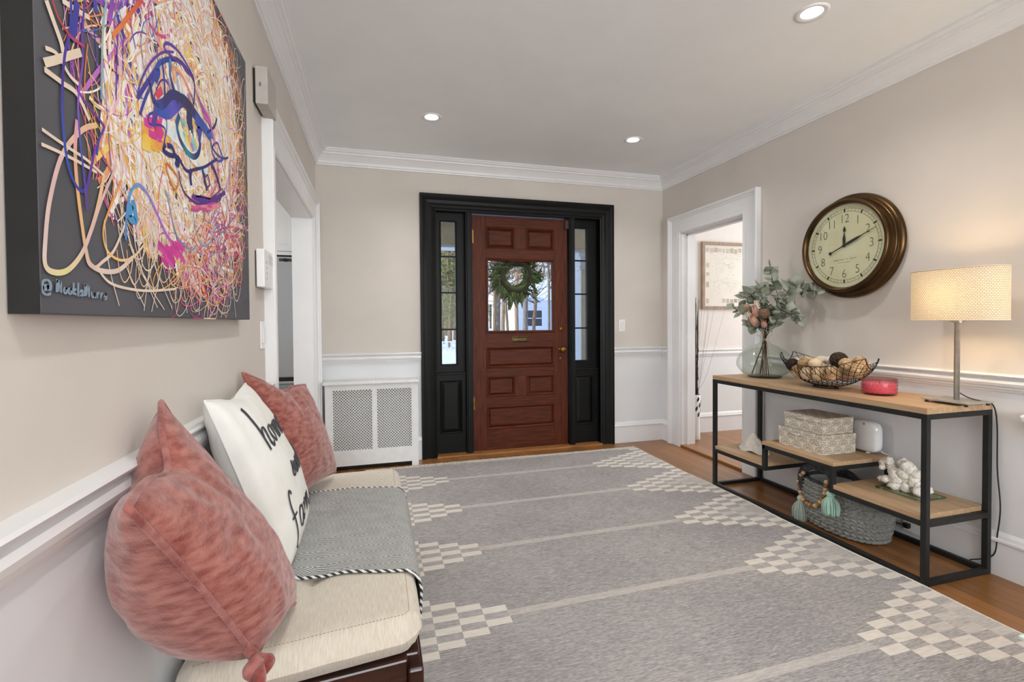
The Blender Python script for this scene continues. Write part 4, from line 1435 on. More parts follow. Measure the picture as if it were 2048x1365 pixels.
for x in (KX0, KX1 - T):
    rail('bottom_rail', x, x + T, KY0 + T, KY1 - T, 0.0, T)
    rail('top_rail', x, x + T, KY0 + T, KY1 - T, 0.752, 0.777)
for y in (KY0, KY1 - T):
    rail('bottom_rail', KX0 + T, KX1 - T, y, y + T, 0.0, T)
    rail('top_rail', KX0 + T, KX1 - T, y, y + T, 0.752, 0.777)
PA, PB = 2.456, 1.988          # y of the two short posts
SHELF = [(PA, KY1 - T, 0.250, 0.275), (PB + T, PA + T, 0.388, 0.413), (KY0 + T, PB + T, 0.268, 0.293)]
for y0, y1, z0, z1 in SHELF:
    for x in (KX0, KX1 - T):
        rail('shelf_rail', x, x + T, y0, y1, z0, z1)
rail('shelf_rail', KX0 + T, KX1 - T, KY1 - T, KY1, 0.250, 0.275)
rail('shelf_rail', KX0 + T, KX1 - T, PA, PA + T, 0.250, 0.275)
rail('shelf_rail', KX0 + T, KX1 - T, PB, PB + T, 0.388, 0.413)
rail('shelf_rail', KX0 + T, KX1 - T, KY0, KY0 + T, 0.268, 0.293)
for x in (KX0, KX1 - T):
    rail('short_post', x, x + T, PA, PA + T, 0.275, 0.413)
    rail('short_post', x, x + T, PB, PB + T, 0.293, 0.413)


def boards(nm, x0, x1, y0, y1, z0, z1, n_):
    w = (x1 - x0) / n_
    for i in range(n_):
        cut = y0 + (y1 - y0) * rnd.uniform(0.3, 0.7)
        for a, c_ in ((y0, cut), (cut, y1)):
            me = MB().box(-w / 2 + 0.0003, w / 2 - 0.0003, -(c_ - a) / 2 + 0.0002, (c_ - a) / 2 - 0.0002, 0, z1 - z0).mesh(nm, m_board)
            o = put(nm, me, t, (x0 + w * (i + 0.5), (a + c_) / 2, z0))
            bv = o.modifiers.new('bevel', 'BEVEL')
            bv.width = 0.0008


ZT, ZL, ZM, ZR = 0.805, 0.297, 0.435, 0.315
boards('top_board', KX0, KX1, KY0, KY1, 0.777, ZT, 6)
boards('shelf_board', KX0 + 0.002, KX1 - 0.002, PA + 0.002, KY1 - T - 0.001, 0.275, ZL, 6)
boards('shelf_board', KX0 + 0.002, KX1 - 0.002, PB - 0.0, PA + T, 0.413, ZM, 6)
boards('shelf_board', KX0 + 0.002, KX1 - 0.002, KY0 + T + 0.001, PB + 0.016, 0.293, ZR, 6)

# ================================================================== THINGS ON THE CONSOLE
# ---- glass vase
VX, VY = 2.60, 2.727
t = thing('glass_vase', (VX, VY, ZT), 'squat pale green bubble glass vase holding dried stems', 'vase')
outer = [(0.0, 0.0), (0.085, 0.0), (0.105, 0.006), (0.145, 0.035), (0.174, 0.075), (0.178, 0.105), (0.165, 0.145), (0.13, 0.185), (0.085, 0.215), (0.05, 0.232), (0.036, 0.244), (0.031, 0.262), (0.034, 0.280), (0.050, 0.290), (0.052, 0.296)]
inner = [(0.046, 0.296), (0.030, 0.283), (0.027, 0.262), (0.032, 0.243), (0.046, 0.229), (0.082, 0.211), (0.127, 0.181), (0.161, 0.143), (0.174, 0.105), (0.170, 0.077), (0.142, 0.039), (0.10, 0.014), (0.0, 0.012)]
sm = [(q.x, q.y) for q in crom([V(p) for p in outer[1:]], 4)]
sm2 = [(q.x, q.y) for q in crom([V(p) for p in inner[:-1]], 4)]
m_vase = thin_glass('pale_green_glass', '#fafcfa', 0.10)
MB().lathe([(0, 0)] + sm + sm2 + [(0, 0.012)], 56, lambda x, y, h: (VX + x * (1 + 0.03 * sin(3 * atan2(y, x))), VY + y, ZT + h)).build('vase_body', m_vase, t, smooth=True)
MB().lathe([(0, 0.001), (0.096, 0.002), (0.108, 0.010), (0.098, 0.0125), (0, 0.012)], 48, lambda x, y, h: (VX + x, VY + y, ZT + h)).build('vase_foot', thin_glass('thick_green_glass', '#8fa59a', 0.1), t, smooth=True)

# ---- eucalyptus branches and dried flowers
m_leaf = M('eucalyptus_leaf', '#a6ab9a', '#828a7b', rough=0.7, ns=14, rand=0.22)
m_stem = M('brown_stem', '#5c4632', '#45331f', rough=0.8, ns=40)


def leaf_mesh(name, mat, L=0.03, W=0.024, tip=0.6, cup=0.15):
    b = MB()
    n_, k_ = 8, 4

    def fn(u, v):
        w = W * (sin(pi * (v ** tip)) * 0.5 + 0.02 * (1 - v))
        s_ = 2 * u - 1
        return V((s_ * w, v * L, cup * L * (s_ * s_ * 0.6 * w / (W / 2) - sin(pi * v) * 0.5)))
    b.grid(fn, k_, n_)
    return b.mesh(name, mat, True)


leaf_r = leaf_mesh('leaf', m_leaf, 0.036, 0.034, 0.85, 0.2)
leaf_l = leaf_mesh('leaf', m_leaf, 0.046, 0.026, 0.8, 0.2)


def orient(d, roll=0.0):
    """rotation taking +Y to d"""
    d = V(d).normalized()
    q = V((0, 1, 0)).rotation_difference(d).to_matrix()
    return q @ RY(roll)


MOUTH = V((VX, VY, ZT + 0.285))


def vase_pt(u, v, dx=0.0):
    """pixel on a plane parallel to the wall through the vase, moved dx towards the room"""
    return on(0, VX - dx, u, v)


BR = [  # (tip path in photo pixels with depth offset towards the room, label, leaf count)
    ([(1540, 640, 0.0), (1556, 600, -0.02), (1545, 560, -0.02), (1541, 537, -0.02)], 'tall upright eucalyptus branch rising above the vase', 12),
    ([(1545, 645, 0.0), (1572, 606, -0.05), (1598, 578, -0.08), (1612, 581, -0.09), (1635, 583, -0.10)], 'eucalyptus branch reaching towards the clock', 11),
    ([(1540, 645, 0.03), (1570, 592, 0.02), (1588, 566, 0.0)], 'full eucalyptus branch with crowded grey green leaves in the vase', 13),
    ([(1528, 640, 0.02), (1512, 600, 0.03), (1503, 585, 0.03), (1490, 600, 0.03)], 'eucalyptus branch drooping past the cream flowers', 10),
    ([(1532, 640, 0.04), (1530, 605, 0.05), (1525, 585, 0.05), (1520, 575, 0.05)], 'short eucalyptus sprig standing behind the peach flowers', 9),
    ([(1522, 645, 0.03), (1500, 626, 0.06), (1482, 625, 0.07), (1466, 616, 0.08)], 'slender eucalyptus sprig reaching past the doorway casing', 5),
    ([(1548, 645, 0.02), (1570, 622, 0.0), (1588, 628, -0.02), (1598, 640, -0.03)], 'eucalyptus branch bending down over the wire bowl side', 8),
    ([(1530, 650, 0.05), (1512, 655, 0.08), (1496, 652, 0.09)], 'low leafy sprig hanging at the vase neck', 6),
    ([(1550, 650, 0.05), (1560, 625, 0.05), (1575, 605, 0.05)], 'eucalyptus branch filling the wall side of the bouquet', 10),
]
for bi, (pth, lab, nl) in enumerate(BR):
    P = [MOUTH + V((rnd.uniform(-0.012, 0.012), rnd.uniform(-0.012, 0.012), -0.02))] + [vase_pt(u, v, d) for u, v, d in pth]
    foot = V((VX + rnd.uniform(-0.06, 0.06), VY + rnd.uniform(-0.08, 0.08), ZT + 0.018))
    if bi in (0, 2):
        foot = V((VX - 0.03, VY + (0.085 if bi == 0 else -0.045), ZT + 0.018))
    e_ = thing('eucalyptus_branch', P[0], lab, 'branch', 'eucalyptus branches in the glass vase')
    c3 = crom([foot, (foot + P[0]) / 2, P[0]] + P[1:], 6)
    MB().tube(c3, [0.0042 if (bi in (0, 2) and i < 14) else 0.0016 + 0.001 * (1 - i / len(c3)) for i in range(len(c3))], 6).build('stem', m_stem, e_, smooth=True)
    seg = c3[12:]
    nl += 3
    for k in range(nl):
        f_ = 0.25 + 0.75 * k / max(1, nl - 1)
        p = seg[min(len(seg) - 1, int(f_ * (len(seg) - 1)))]
        nx_ = seg[min(len(seg) - 1, int(f_ * (len(seg) - 1)) + 1)]
        d = (nx_ - p)
        d = d.normalized() if d.length > 1e-6 else (seg[-1] - seg[-3]).normalized()
        side = d.orthogonal()
        side.rotate(Matrix.Rotation(k * 2.4 + rnd.uniform(-0.4, 0.4), 3, d))
        dirn = (d * 0.45 + side * 0.9 + V((-0.25, -0.2, 0.1))) if k < nl - 1 else d
        s_ = rnd.uniform(1.25, 2.0) * (1.15 if bi == 1 and k == nl - 1 else 1)
        for rep in range(2 if k < nl - 1 else 1):
            dd = dirn if rep == 0 else (d * 0.45 - side * 0.9 + V((-0.25, -0.2, 0.1)))
            put('leaf', leaf_r if rnd.random() < 0.7 else leaf_l, e_, p, orient(dd, rnd.uniform(-1.0, 1.0)), (s_, s_, s_))
m_peach = M('peach_petals', '#d6a993', '#c0917d', rough=0.85, ns=60, st=(1, 1, 0.3), bump=0.3)
m_cream = M('cream_petals', '#e2d5c0', '#cdbda4', rough=0.85, ns=60, st=(1, 1, 0.3), bump=0.3)
m_brownfl = M('brown_seed_head', '#7d624c', '#5d4634', rough=0.9, ns=110, bump=0.6)
m_seed = M('tan_seed_head', '#b29b80', '#8d765d', rough=0.95, ns=150, bump=0.9, lo=0.45, hi=0.55)
FLW = [(1529, 628, 0.10, 'ball', m_brownfl, 0.036, 'round brown dried seed head among peach flowers'),
       (1512, 624, 0.10, 'bud', m_peach, 0.032, 'peach dried bud beside the round brown seed head'),
       (1508, 642, 0.11, 'bud', m_peach, 0.032, 'peach dried bud low at the front of the bouquet'),
       (1528, 648, 0.10, 'bud', m_peach, 0.024, 'small coral dried bud just above the vase mouth'),
       (1500, 634, 0.09, 'bud', m_cream, 0.030, 'cream dried bud beside the low peach bud'),
       (1514, 611, 0.08, 'bud', m_cream, 0.026, 'cream dried bud standing above the peach flowers'),
       (1495, 618, 0.09, 'spike', m_seed, 0.036, 'speckled tan dried seed head at the doorway side of the bouquet')]
for u, v, dx, kind, mat, r, lab in FLW:
    c_ = vase_pt(u, v, dx)
    e_ = thing('dried_flower', c_, lab, 'flower', 'dried flowers in the glass vase')
    ax = (c_ - MOUTH).normalized()
    rot = V((0, 0, 1)).rotation_difference(ax).to_matrix()
    if kind == 'ball':
        MB().ball(c_, r, 20, 14, rot=rot, disp=lambda d: 0.04 * sin(9 * atan2(d.y, d.x)) * (1 - abs(d.z))).build('flower_head', mat, e_, smooth=True)
    elif kind == 'spike':
        MB().ball(c_, r, 20, 14, sc=(0.75, 0.75, 1.05), rot=rot, disp=lambda d: 0.10 * noise.noise(d * 9)).build('flower_head', mat, e_, smooth=True)
    else:
        MB().ball(c_, r * 0.72, 16, 10, sc=(0.85, 0.85, 1.1), rot=rot).build('flower_head', mat, e_, smooth=True)
        for k in range(6):
            b = MB()
            a0 = k * pi / 3
            Rk = rot @ RZ(a0)
            b.grid(lambda uu, vv: c_ + Rk @ V((r * (0.78 - 0.25 * vv * vv) * cos((uu - 0.5) * 1.25), r * (0.80 - 0.30 * vv) * sin((uu - 0.5) * 1.25 * (1 - 0.6 * vv * vv)), r * (-0.9 + 2.3 * vv))), 5, 6)
            b.build('petal', mat, e_, smooth=True, fix=False)
    MB().tube(crom([c_ - ax * r * 0.7, (c_ + MOUTH) / 2 + V((0.004, 0, -0.01)), MOUTH + V((rnd.uniform(-0.012, 0.012), rnd.uniform(-0.012, 0.012), -0.02)), V((VX + rnd.uniform(-0.07, 0.07), VY + rnd.uniform(-0.09, 0.09), ZT + 0.018))], 6), 0.0014, 5).build('stem', M('straw_stem', '#a58b5d', '#8d744a', rough=0.8), e_, smooth=True)

# ---- wire bowl and its filling
BX, BY = 2.53, 2.195
BL_, BW_ = 0.272, 0.165


def bowl_pt(s_, t_):
    """s along the bowl -1..1, t across -1..1"""
    wv = BW_ * sqrt(max(0.0, 1 - (abs(s_) ** 2.2) * 0.92))
    z = 0.007 + 0.120 * (abs(s_) ** 2.3) + 0.125 * (abs(t_) ** 2.2) * (1 - 0.55 * abs(s_) ** 2) + 0.012 * s_ * s_ * (1 if s_ > 0 else 0.4)
    return V((BX + wv * t_, BY + BL_ * s_, ZT + z))


m_wire = M('black_wire', '#1d1c1b', '#2a2826', rough=0.4, metal=0.7)
t = thing('wire_bowl', (BX, BY, ZT), 'boat shaped black wire mesh bowl full of cream decorative balls', 'bowl')
w_ = MB()
NL = 13
for k in range(-NL, NL + 1):
    for sg in (1, -1):
        pts_ = []
        for i in range(25):
            tt = -1 + 2 * i / 24
            ss = k / NL * 1.35 + sg * tt * 0.36
            if -1 <= ss <= 1:
                pts_.append(bowl_pt(ss, tt))
        if len(pts_) > 2:
            w_.tube(pts_, 0.0015, 4)
o = w_.build('wire_mesh', m_wire, t, smooth=True)
o['kind'] = 'stuff'
for sg in (-1, 1):
    MB().tube([bowl_pt(-1 + 2 * i / 40, sg) for i in range(41)], 0.0018, 6).build('rim_wire', m_wire, t, smooth=True)
for sg in (-1, 1):
    MB().tube([bowl_pt(sg, -1 + 2 * i / 12) for i in range(13)], 0.0026, 6).build('end_wire', m_wire, t, smooth=True)
MB().tube([(BX + 0.045 * cos(a * pi / 12), BY + 0.075 * sin(a * pi / 12), ZT + 0.003) for a in range(24)], 0.003, 6, closed=True).build('foot_ring', m_wire, t, smooth=True)

m_vine = M('cream_vine', '#d2b48c', '#a8845a', rough=0.85, ns=25)
m_vine2 = M('pale_wood_ball', '#d9c2a0', '#bf9f76', rough=0.8, ns=18)
m_vined = M('dark_vine', '#4a372b', '#33251c', rough=0.85, ns=25)
m_shell = M('cream_shell', '#e8dfd0', '#d5c8b4', rough=0.6, ns=20)


def vine_ball(c_, r, mat, lab, seed):
    e_ = thing('decorative_ball', c_, lab, 'ball', 'decorative balls in the wire bowl')
    MB().ball(c_, r * 0.9, 14, 10).build('core', mat, e_, smooth=True)
    q = random.Random(seed)
    b = MB()
    for k in range(22):
        ax = V((q.gauss(0, 1), q.gauss(0, 1), q.gauss(0, 1))).normalized()
        o1 = ax.orthogonal().normalized()
        o2 = ax.cross(o1)
        h = q.uniform(-0.5, 0.5)
        rr = r * sqrt(1 - h * h) * 0.96
        b.tube([V(c_) + ax * h * r * 0.96 + (o1 * cos(a * pi / 9) + o2 * sin(a * pi / 9)) * rr for a in range(18)], r * 0.055, 4, closed=True)
    o_ = b.build('vine_strands', mat, e_, smooth=True)
    o_['kind'] = 'stuff'


HEAP = [(-0.36, -0.12, 0.098, 0.046, 'd'), (-0.72, -0.1, 0.014, 0.042, 'v'), (-0.40, -0.55, 0.010, 0.042, 'v'), (-0.14, -0.55, 0.010, 0.042, 'w'), (0.14, -0.55, 0.008, 0.041, 'w'),
        (0.42, -0.5, 0.004, 0.041, 'v'), (0.66, -0.22, 0.0, 0.040, 'v'), (-0.26, 0.35, 0.02, 0.044, 'w'), (0.04, 0.3, 0.02, 0.045, 'w'), (0.36, 0.32, 0.02, 0.044, 'w'), (-0.58, 0.5, 0.02, 0.044, 'v'),
        (0.05, -0.16, 0.062, 0.040, 'w'), (0.32, -0.14, 0.06, 0.040, 'w'), (0.70, -0.32, 0.012, 0.040, 'dk'), (0.2, 0.2, 0.10, 0.036, 's'), (-0.06, 0.2, 0.105, 0.036, 's'),
        (-0.66, 0.25, 0.055, 0.040, 'v'), (0.46, 0.1, 0.07, 0.036, 'w'), (-0.02, -0.5, 0.07, 0.036, 'w'), (0.26, -0.5, 0.062, 0.036, 'v'), (0.55, 0.1, 0.055, 0.034, 'w'), (-0.6, -0.35, 0.06, 0.034, 'v'), (0.74, 0.0, 0.03, 0.034, 's')]
for i, (s_, t_, h, r, kd) in enumerate(HEAP):
    base = bowl_pt(s_, t_)
    c_ = V((base.x, base.y, base.z + r * 0.78 + h * 1.15))
    if kd == 'd':
        vine_ball(c_, r, m_vined, 'dark brown twig ball sitting on top of the cream balls', 50)
    elif kd == 'dk':
        vine_ball(c_, r, m_vined, 'dark twig ball tucked into the vase end of the wire bowl', 51)
    elif kd == 'v':
        vine_ball(c_, r, m_vine, 'openwork tan vine ball in the wire bowl', 60 + i)
    else:
        e_ = MB().ball(c_, r, 18, 12, sc=(1, 1, 0.9 if kd == 'w' else 0.7), disp=(lambda d, i=i: 0.07 * noise.noise(d * 3.1 + V((i, 0, 0)))) if kd == 'w' else (lambda d, i=i: 0.13 * abs(sin(7 * atan2(d.y, d.x))) * (1 - abs(d.z)))).build('decorative_ball', m_vine2 if kd == 'w' else m_shell, None, smooth=True)
        tag(e_, 'smooth pale wooden ball in the wire bowl' if kd == 'w' else 'pale ribbed shell ball on top of the heap in the wire bowl', 'ball', 'decorative balls in the wire bowl')

# ---- candle
cc = V((2.548, 1.898, ZT))
t = thing('jar_candle', cc, 'pink candle in a low ruby glass jar on the console', 'candle')
m_ruby = thin_glass('ruby_glass', '#f8dfe2', 0.10)
cm = lambda x, y, h: (cc.x + x, cc.y + y, cc.z + h)
MB().lathe([(0, 0.0), (0.066, 0.0), (0.074, 0.004), (0.077, 0.012), (0.078, 0.085), (0.076, 0.088), (0.0735, 0.085), (0.0725, 0.014), (0.066, 0.010), (0, 0.010)], 48, cm).build('jar', m_ruby, t, smooth=True)
b = MB()
for j in range(4):
    for i in range(22):
        a = 2 * pi * (i + 0.5 * (j % 2)) / 22
        b.ball(cm(0.0778 * cos(a), 0.0778 * sin(a), 0.016 + j * 0.018), 0.0026, 6, 4, sc=(1, 1, 1))
b.build('jar_dimples', m_ruby, t, smooth=True)['kind'] = 'stuff'
MB().lathe([(0, 0.012), (0.071, 0.012), (0.0722, 0.02), (0.0722, 0.062), (0.066, 0.060), (0.02, 0.0575), (0, 0.0575)], 40, cm).build('wax', M('pink_wax', '#d58a98', '#cc7e8d', rough=0.5, sss=0.2), t, smooth=True)
MB().tube([cm(0, 0, 0.052), cm(0.002, 0, 0.062), cm(0.001, 0.003, 0.068)], 0.0012, 5).build('wick', m_blackplastic, t)

# ---- table lamp
LX, LY = 2.61, 1.585
t = thing('table_lamp', (LX, LY, ZT), 'table lamp with oval woven cream shade and square nickel base', 'table lamp')
lrot = RZ(0.0)
MB().box(LX - 0.085, LX + 0.085, LY - 0.095, LY + 0.095, ZT + 0.012, ZT + 0.019).build('base', m_chrome, t, bevel=0.001)
for sx in (-1, 1):
    for sy in (-1, 1):
        MB().lathe([(0, 0), (0.006, 0), (0.007, 0.003), (0.007, 0.013), (0, 0.013)], 12, lambda x, y, h, sx=sx, sy=sy: (LX + sx * 0.07 + x, LY + sy * 0.08 + y, ZT + h)).build('foot', m_blackplastic, t)
MB().lathe([(0, 0.018), (0.011, 0.018), (0.011, 0.40), (0.014, 0.402), (0.014, 0.43), (0, 0.43)], 24, lambda x, y, h: (LX + x, LY + y, ZT + h)).build('stem', m_chrome, t, smooth=True)
MB().lathe([(0.013, 0.378), (0.030, 0.386), (0.030, 0.392), (0.013, 0.396)], 24, lambda x, y, h: (LX + x, LY + y, ZT + h)).build('collar', m_chrome, t, smooth=True)
MB().tube([(LX - 0.01, LY - 0.01, ZT + 0.385), (LX - 0.028, LY - 0.03, ZT + 0.383)], 0.005, 8).build('switch', m_chrome, t)
m_shade = bpy.data.materials.new('woven_cream_shade')
m_shade.use_nodes = True
n, l = m_shade.node_tree.nodes, m_shade.node_tree.links
p_ = n['Principled BSDF']
tc_ = n.new('ShaderNodeTexCoord')
mpn = n.new('ShaderNodeMapping')
mpn.inputs['Scale'].default_value = (1, 1, 1)
l.new(tc_.outputs['UV'], mpn.inputs[0])
bk_ = n.new('ShaderNodeTexBrick')
bk_.inputs['Scale'].default_value = 1.0
bk_.inputs['Brick Width'].default_value = 0.011
bk_.inputs['Row Height'].default_value = 0.0075
bk_.inputs['Mortar Size'].default_value = 0.0012
bk_.inputs['Mortar Smooth'].default_value = 0.6
bk_.inputs['Color1'].default_value = lin('#ece2cf')
bk_.inputs['Color2'].default_value = lin('#e4d8c2')
bk_.inputs['Mortar'].default_value = lin('#b39f80')
l.new(mpn.outputs[0], bk_.inputs[0])
l.new(bk_.outputs[0], p_.inputs['Base Color'])
p_.inputs['Roughness'].default_value = 0.8
trl = n.new('ShaderNodeBsdfTranslucent')
l.new(bk_.outputs[0], trl.inputs[0])
mxs = n.new('ShaderNodeMixShader')
mxs.inputs[0].default_value = 0.2
l.new(p_.outputs[0], mxs.inputs[1])
l.new(trl.outputs[0], mxs.inputs[2])
l.new(mxs.outputs[0], n['Material Output'].inputs[0])
bpn = n.new('ShaderNodeBump')
bpn.inputs['Strength'].default_value = 0.6
bpn.inputs['Distance'].default_value = 0.003
bpn.invert = True
l.new(bk_.outputs['Fac'], bpn.inputs['Height'])
l.new(bpn.outputs[0], p_.inputs['Normal'])


def oval(a, ra, rb, e=2.6):
    c_, s_ = cos(a), sin(a)
    return ra * (abs(c_) ** (2 / e)) * (1 if c_ >= 0 else -1), rb * (abs(s_) ** (2 / e)) * (1 if s_ >= 0 else -1)


SZ0, SZ1 = 1.196, 1.432
NSH = 72
ring = [oval(2 * pi * i / NSH, 0.098, 0.182) for i in range(NSH)]
acc = [0.0]
for i in range(NSH):
    a, b_ = ring[i], ring[(i + 1) % NSH]
    acc.append(acc[-1] + sqrt((a[0] - b_[0]) ** 2 + (a[1] - b_[1]) ** 2))
vs_, fs_, uvs = [], [], []
for j, z in enumerate((SZ0, SZ1)):
    vs_ += [(LX + a, LY + b_, z) for a, b_ in ring]
for i in range(NSH):
    fs_.append((i, (i + 1) % NSH, NSH + (i + 1) % NSH, NSH + i))
    uvs += [(acc[i], 0), (acc[i + 1], 0), (acc[i + 1], SZ1 - SZ0), (acc[i], SZ1 - SZ0)]
me = bpy.data.meshes.new('shade')
me.from_pydata(vs_, [], fs_)
uvl = me.uv_layers.new(name='UVMap')
for i, q in enumerate(uvs):
    uvl.data[i].uv = q
me.materials.append(m_shade)
me.polygons.foreach_set('use_smooth', [True] * len(me.polygons))
sh = put('lamp_shade', me, t)
for z in (SZ0, SZ1):
    MB().tube([(LX + a, LY + b_, z) for a, b_ in ring], 0.0022, 6, closed=True).build('shade_rim', M('cream_rim_tape', '#e3d9c6', '#d8cdb8', rough=0.8), sh, smooth=True)
b = MB()
for a in (0, 2 * pi / 3, 4 * pi / 3):
    ex, ey_ = oval(a, 0.097, 0.181)
    b.tube([(LX, LY, ZT + 0.425), (LX + ex, LY + ey_, SZ0 + 0.012)], 0.0018, 5)
b.build('shade_spider', m_chrome, sh)
MB().ball((LX, LY, 1.305), 0.032, 14, 10, sc=(1, 1, 1.25)).build('bulb', M('warm_bulb', '#fff2d8', '#fff0d0', rough=0.4, emit='#ffdca0', estr=25.0), t, smooth=True)
light('lamp_glow', 'POINT', (LX, LY, 1.305), 32, (1, 0.72, 0.42), shadow_soft_size=0.035)
# cord from the lamp down behind the console to the wall outlet
cord = crom([(LX + 0.012, LY - 0.005, ZT + 0.05), (LX + 0.03, LY - 0.03, ZT + 0.03), (LX + 0.06, LY - 0.06, ZT + 0.018), (LX + 0.115, 1.545, ZT + 0.012), (2.755, 1.525, ZT - 0.01), (2.775, 1.522, 0.70), (2.776, 1.52, 0.5), (2.772, 1.505, 0.33), (2.774, 1.515, 0.2), (2.772, 1.53, 0.09), (2.735, 1.60, 0.04)], 8)
MB().tube(cord, 0.0028, 6).build('lamp_cord', m_blackplastic, t, smooth=True)

# ---- wall outlet with plug, low behind the console
t = thing('wall_outlet', (2.775, 1.868, 0.07), 'white outlet plate on the baseboard under the console', 'outlet')
MB().box(2.767, 2.776, 1.808, 1.928, 0.045, 0.115).build('cover_plate', m_whiteplastic, t, bevel=0.003)
t = thing('power_plug', (2.76, 1.9, 0.08), 'black plug and cord in the baseboard outlet', 'plug')
MB().box(2.742, 2.768, 1.885, 1.912, 0.068, 0.095).build('plug_body', m_blackplastic, t, bevel=0.004)
MB().tube(crom([(2.745, 1.905, 0.082), (2.735, 1.95, 0.082), (2.73, 2.0, 0.07), (2.735, 2.03, 0.03), (2.735, 2.04, 0.026)], 8), 0.0032, 6).build('plug_cord', m_blackplastic, t, smooth=True)

# ================================================================== THINGS ON THE SHELVES
# ---- patterned boxes


def scallop_material():
    m = bpy.data.materials.new('taupe_scallop_paper')
    m.use_nodes = True
    n, l = m.node_tree.nodes, m.node_tree.links
    p = n['Principled BSDF']
    p.inputs['Roughness'].default_value = 0.7
    uv = n.new('ShaderNodeTexCoord')
    sp = n.new('ShaderNodeSeparateXYZ')
    l.new(uv.outputs['UV'], sp.inputs[0])

    def mt(op, a, b_=None, c_=None):
        k = n.new('ShaderNodeMath')
        k.operation = op
        for i, q in enumerate((a, b_, c_)):
            if q is None:
                continue
            if isinstance(q, (int, float)):
                k.inputs[i].default_value = q
            else:
                l.new(q, k.inputs[i])
        return k.outputs[0]
    W_, H_ = 0.080, 0.037

    def layer(off):
        vv = mt('DIVIDE', sp.outputs['Y'], H_)
        row = mt('SUBTRACT', mt('FLOOR', vv), float(off))
        fu = mt('ADD', mt('DIVIDE', sp.outputs['X'], W_), mt('MULTIPLY', mt('MODULO', row, 2.0), 0.5))
        u_ = mt('SUBTRACT', mt('FRACT', fu), 0.5)
        v_ = mt('MULTIPLY', mt('SUBTRACT', vv, row), H_ / W_)
        d = mt('SQRT', mt('ADD', mt('MULTIPLY', u_, u_), mt('MULTIPLY', v_, v_)))
        ang = mt('ARCTAN2', u_, v_)
        return d, ang
    d0, a0 = layer(0)
    d1, a1 = layer(1)
    use1 = mt('GREATER_THAN', d0, 0.5)
    d = mt('ADD', mt('MULTIPLY', d1, use1), mt('MULTIPLY', d0, mt('SUBTRACT', 1.0, use1)))
    a = mt('ADD', mt('MULTIPLY', a1, use1), mt('MULTIPLY', a0, mt('SUBTRACT', 1.0, use1)))
    rays = mt('GREATER_THAN', mt('SINE', mt('MULTIPLY', a, 15.0)), -0.15)
    band = mt('MULTIPLY', mt('GREATER_THAN', d, 0.22), mt('LESS_THAN', d, 0.42))
    rim = mt('GREATER_THAN', d, 0.455)
    core = mt('LESS_THAN', d, 0.16)
    f_ = mt('MAXIMUM', mt('MAXIMUM', mt('MULTIPLY', rays, band), rim), mt('MULTIPLY', core, rays))
    mx = n.new('ShaderNodeMix')
    mx.data_type = 'RGBA'
    mx.inputs[6].default_value = lin('#a39888')
    mx.inputs[7].default_value = lin('#ddd5c6')
    l.new(f_, mx.inputs[0])
    l.new(mx.outputs[2], p.inputs['Base Color'])
    return m


m_scal = scallop_material()


def uvbox(name, x0, x1, y0, y1, z0, z1, parent, mat):
    me = bpy.data.meshes.new(name)
    V8 = [(x, y, z) for z in (z0, z1) for y in (y0, y1) for x in (x0, x1)]
    Fs = [(0, 2, 3, 1), (4, 5, 7, 6), (0, 1, 5, 4), (2, 6, 7, 3), (0, 4, 6, 2), (1, 3, 7, 5)]
    me.from_pydata(V8, [], Fs)
    uvl = me.uv_layers.new(name='UVMap')
    for pl in me.polygons:
        for li in pl.loop_indices:
            q = V8[me.loops[li].vertex_index]
            nn = pl.normal
            if abs(nn.z) > 0.5:
                uvl.data[li].uv = (q[1], q[0])
            elif abs(nn.x) > 0.5:
                uvl.data[li].uv = (q[1], q[2])
            else:
                uvl.data[li].uv = (q[0], q[2])
    me.materials.append(mat)
    o = put(name, me, parent)
    bv = o.modifiers.new('bevel', 'BEVEL')
    bv.width = 0.002
    bv.segments = 2
    return o


for (x0, x1, y0, y1, z0, z1, lab) in ((2.405, 2.655, 2.105, 2.412, ZM, ZM + 0.112, 'larger taupe scallop patterned keepsake box under the smaller one'), (2.425, 2.65, 2.118, 2.388, ZM + 0.1125, ZM + 0.205, 'smaller taupe scallop patterned keepsake box stacked on the larger box')):
    t = thing('keepsake_box', ((x0 + x1) / 2, (y0 + y1) / 2, z0), lab, 'box', 'patterned boxes on the middle shelf')
    zl = z1 - (z1 - z0) * 0.33
    uvbox('box_body', x0 + 0.002, x1 - 0.002, y0 + 0.002, y1 - 0.002, z0, zl - 0.0008, t, m_scal)
    ld = uvbox('lid', x0, x1, y0, y1, zl, z1, t, m_scal)
    ym = (y0 + y1) / 2 + 0.03
    MB().tube([(x0, ym - 0.036, zl + 0.012), (x0 - 0.012, ym - 0.034, zl + 0.012), (x0 - 0.012, ym + 0.034, zl + 0.012), (x0, ym + 0.036, zl + 0.012)], 0.0042, 8).build('handle', M('bright_steel_handle', '#e2e1de', '#d6d5d2', rough=0.35, metal=0.5), ld, smooth=True)

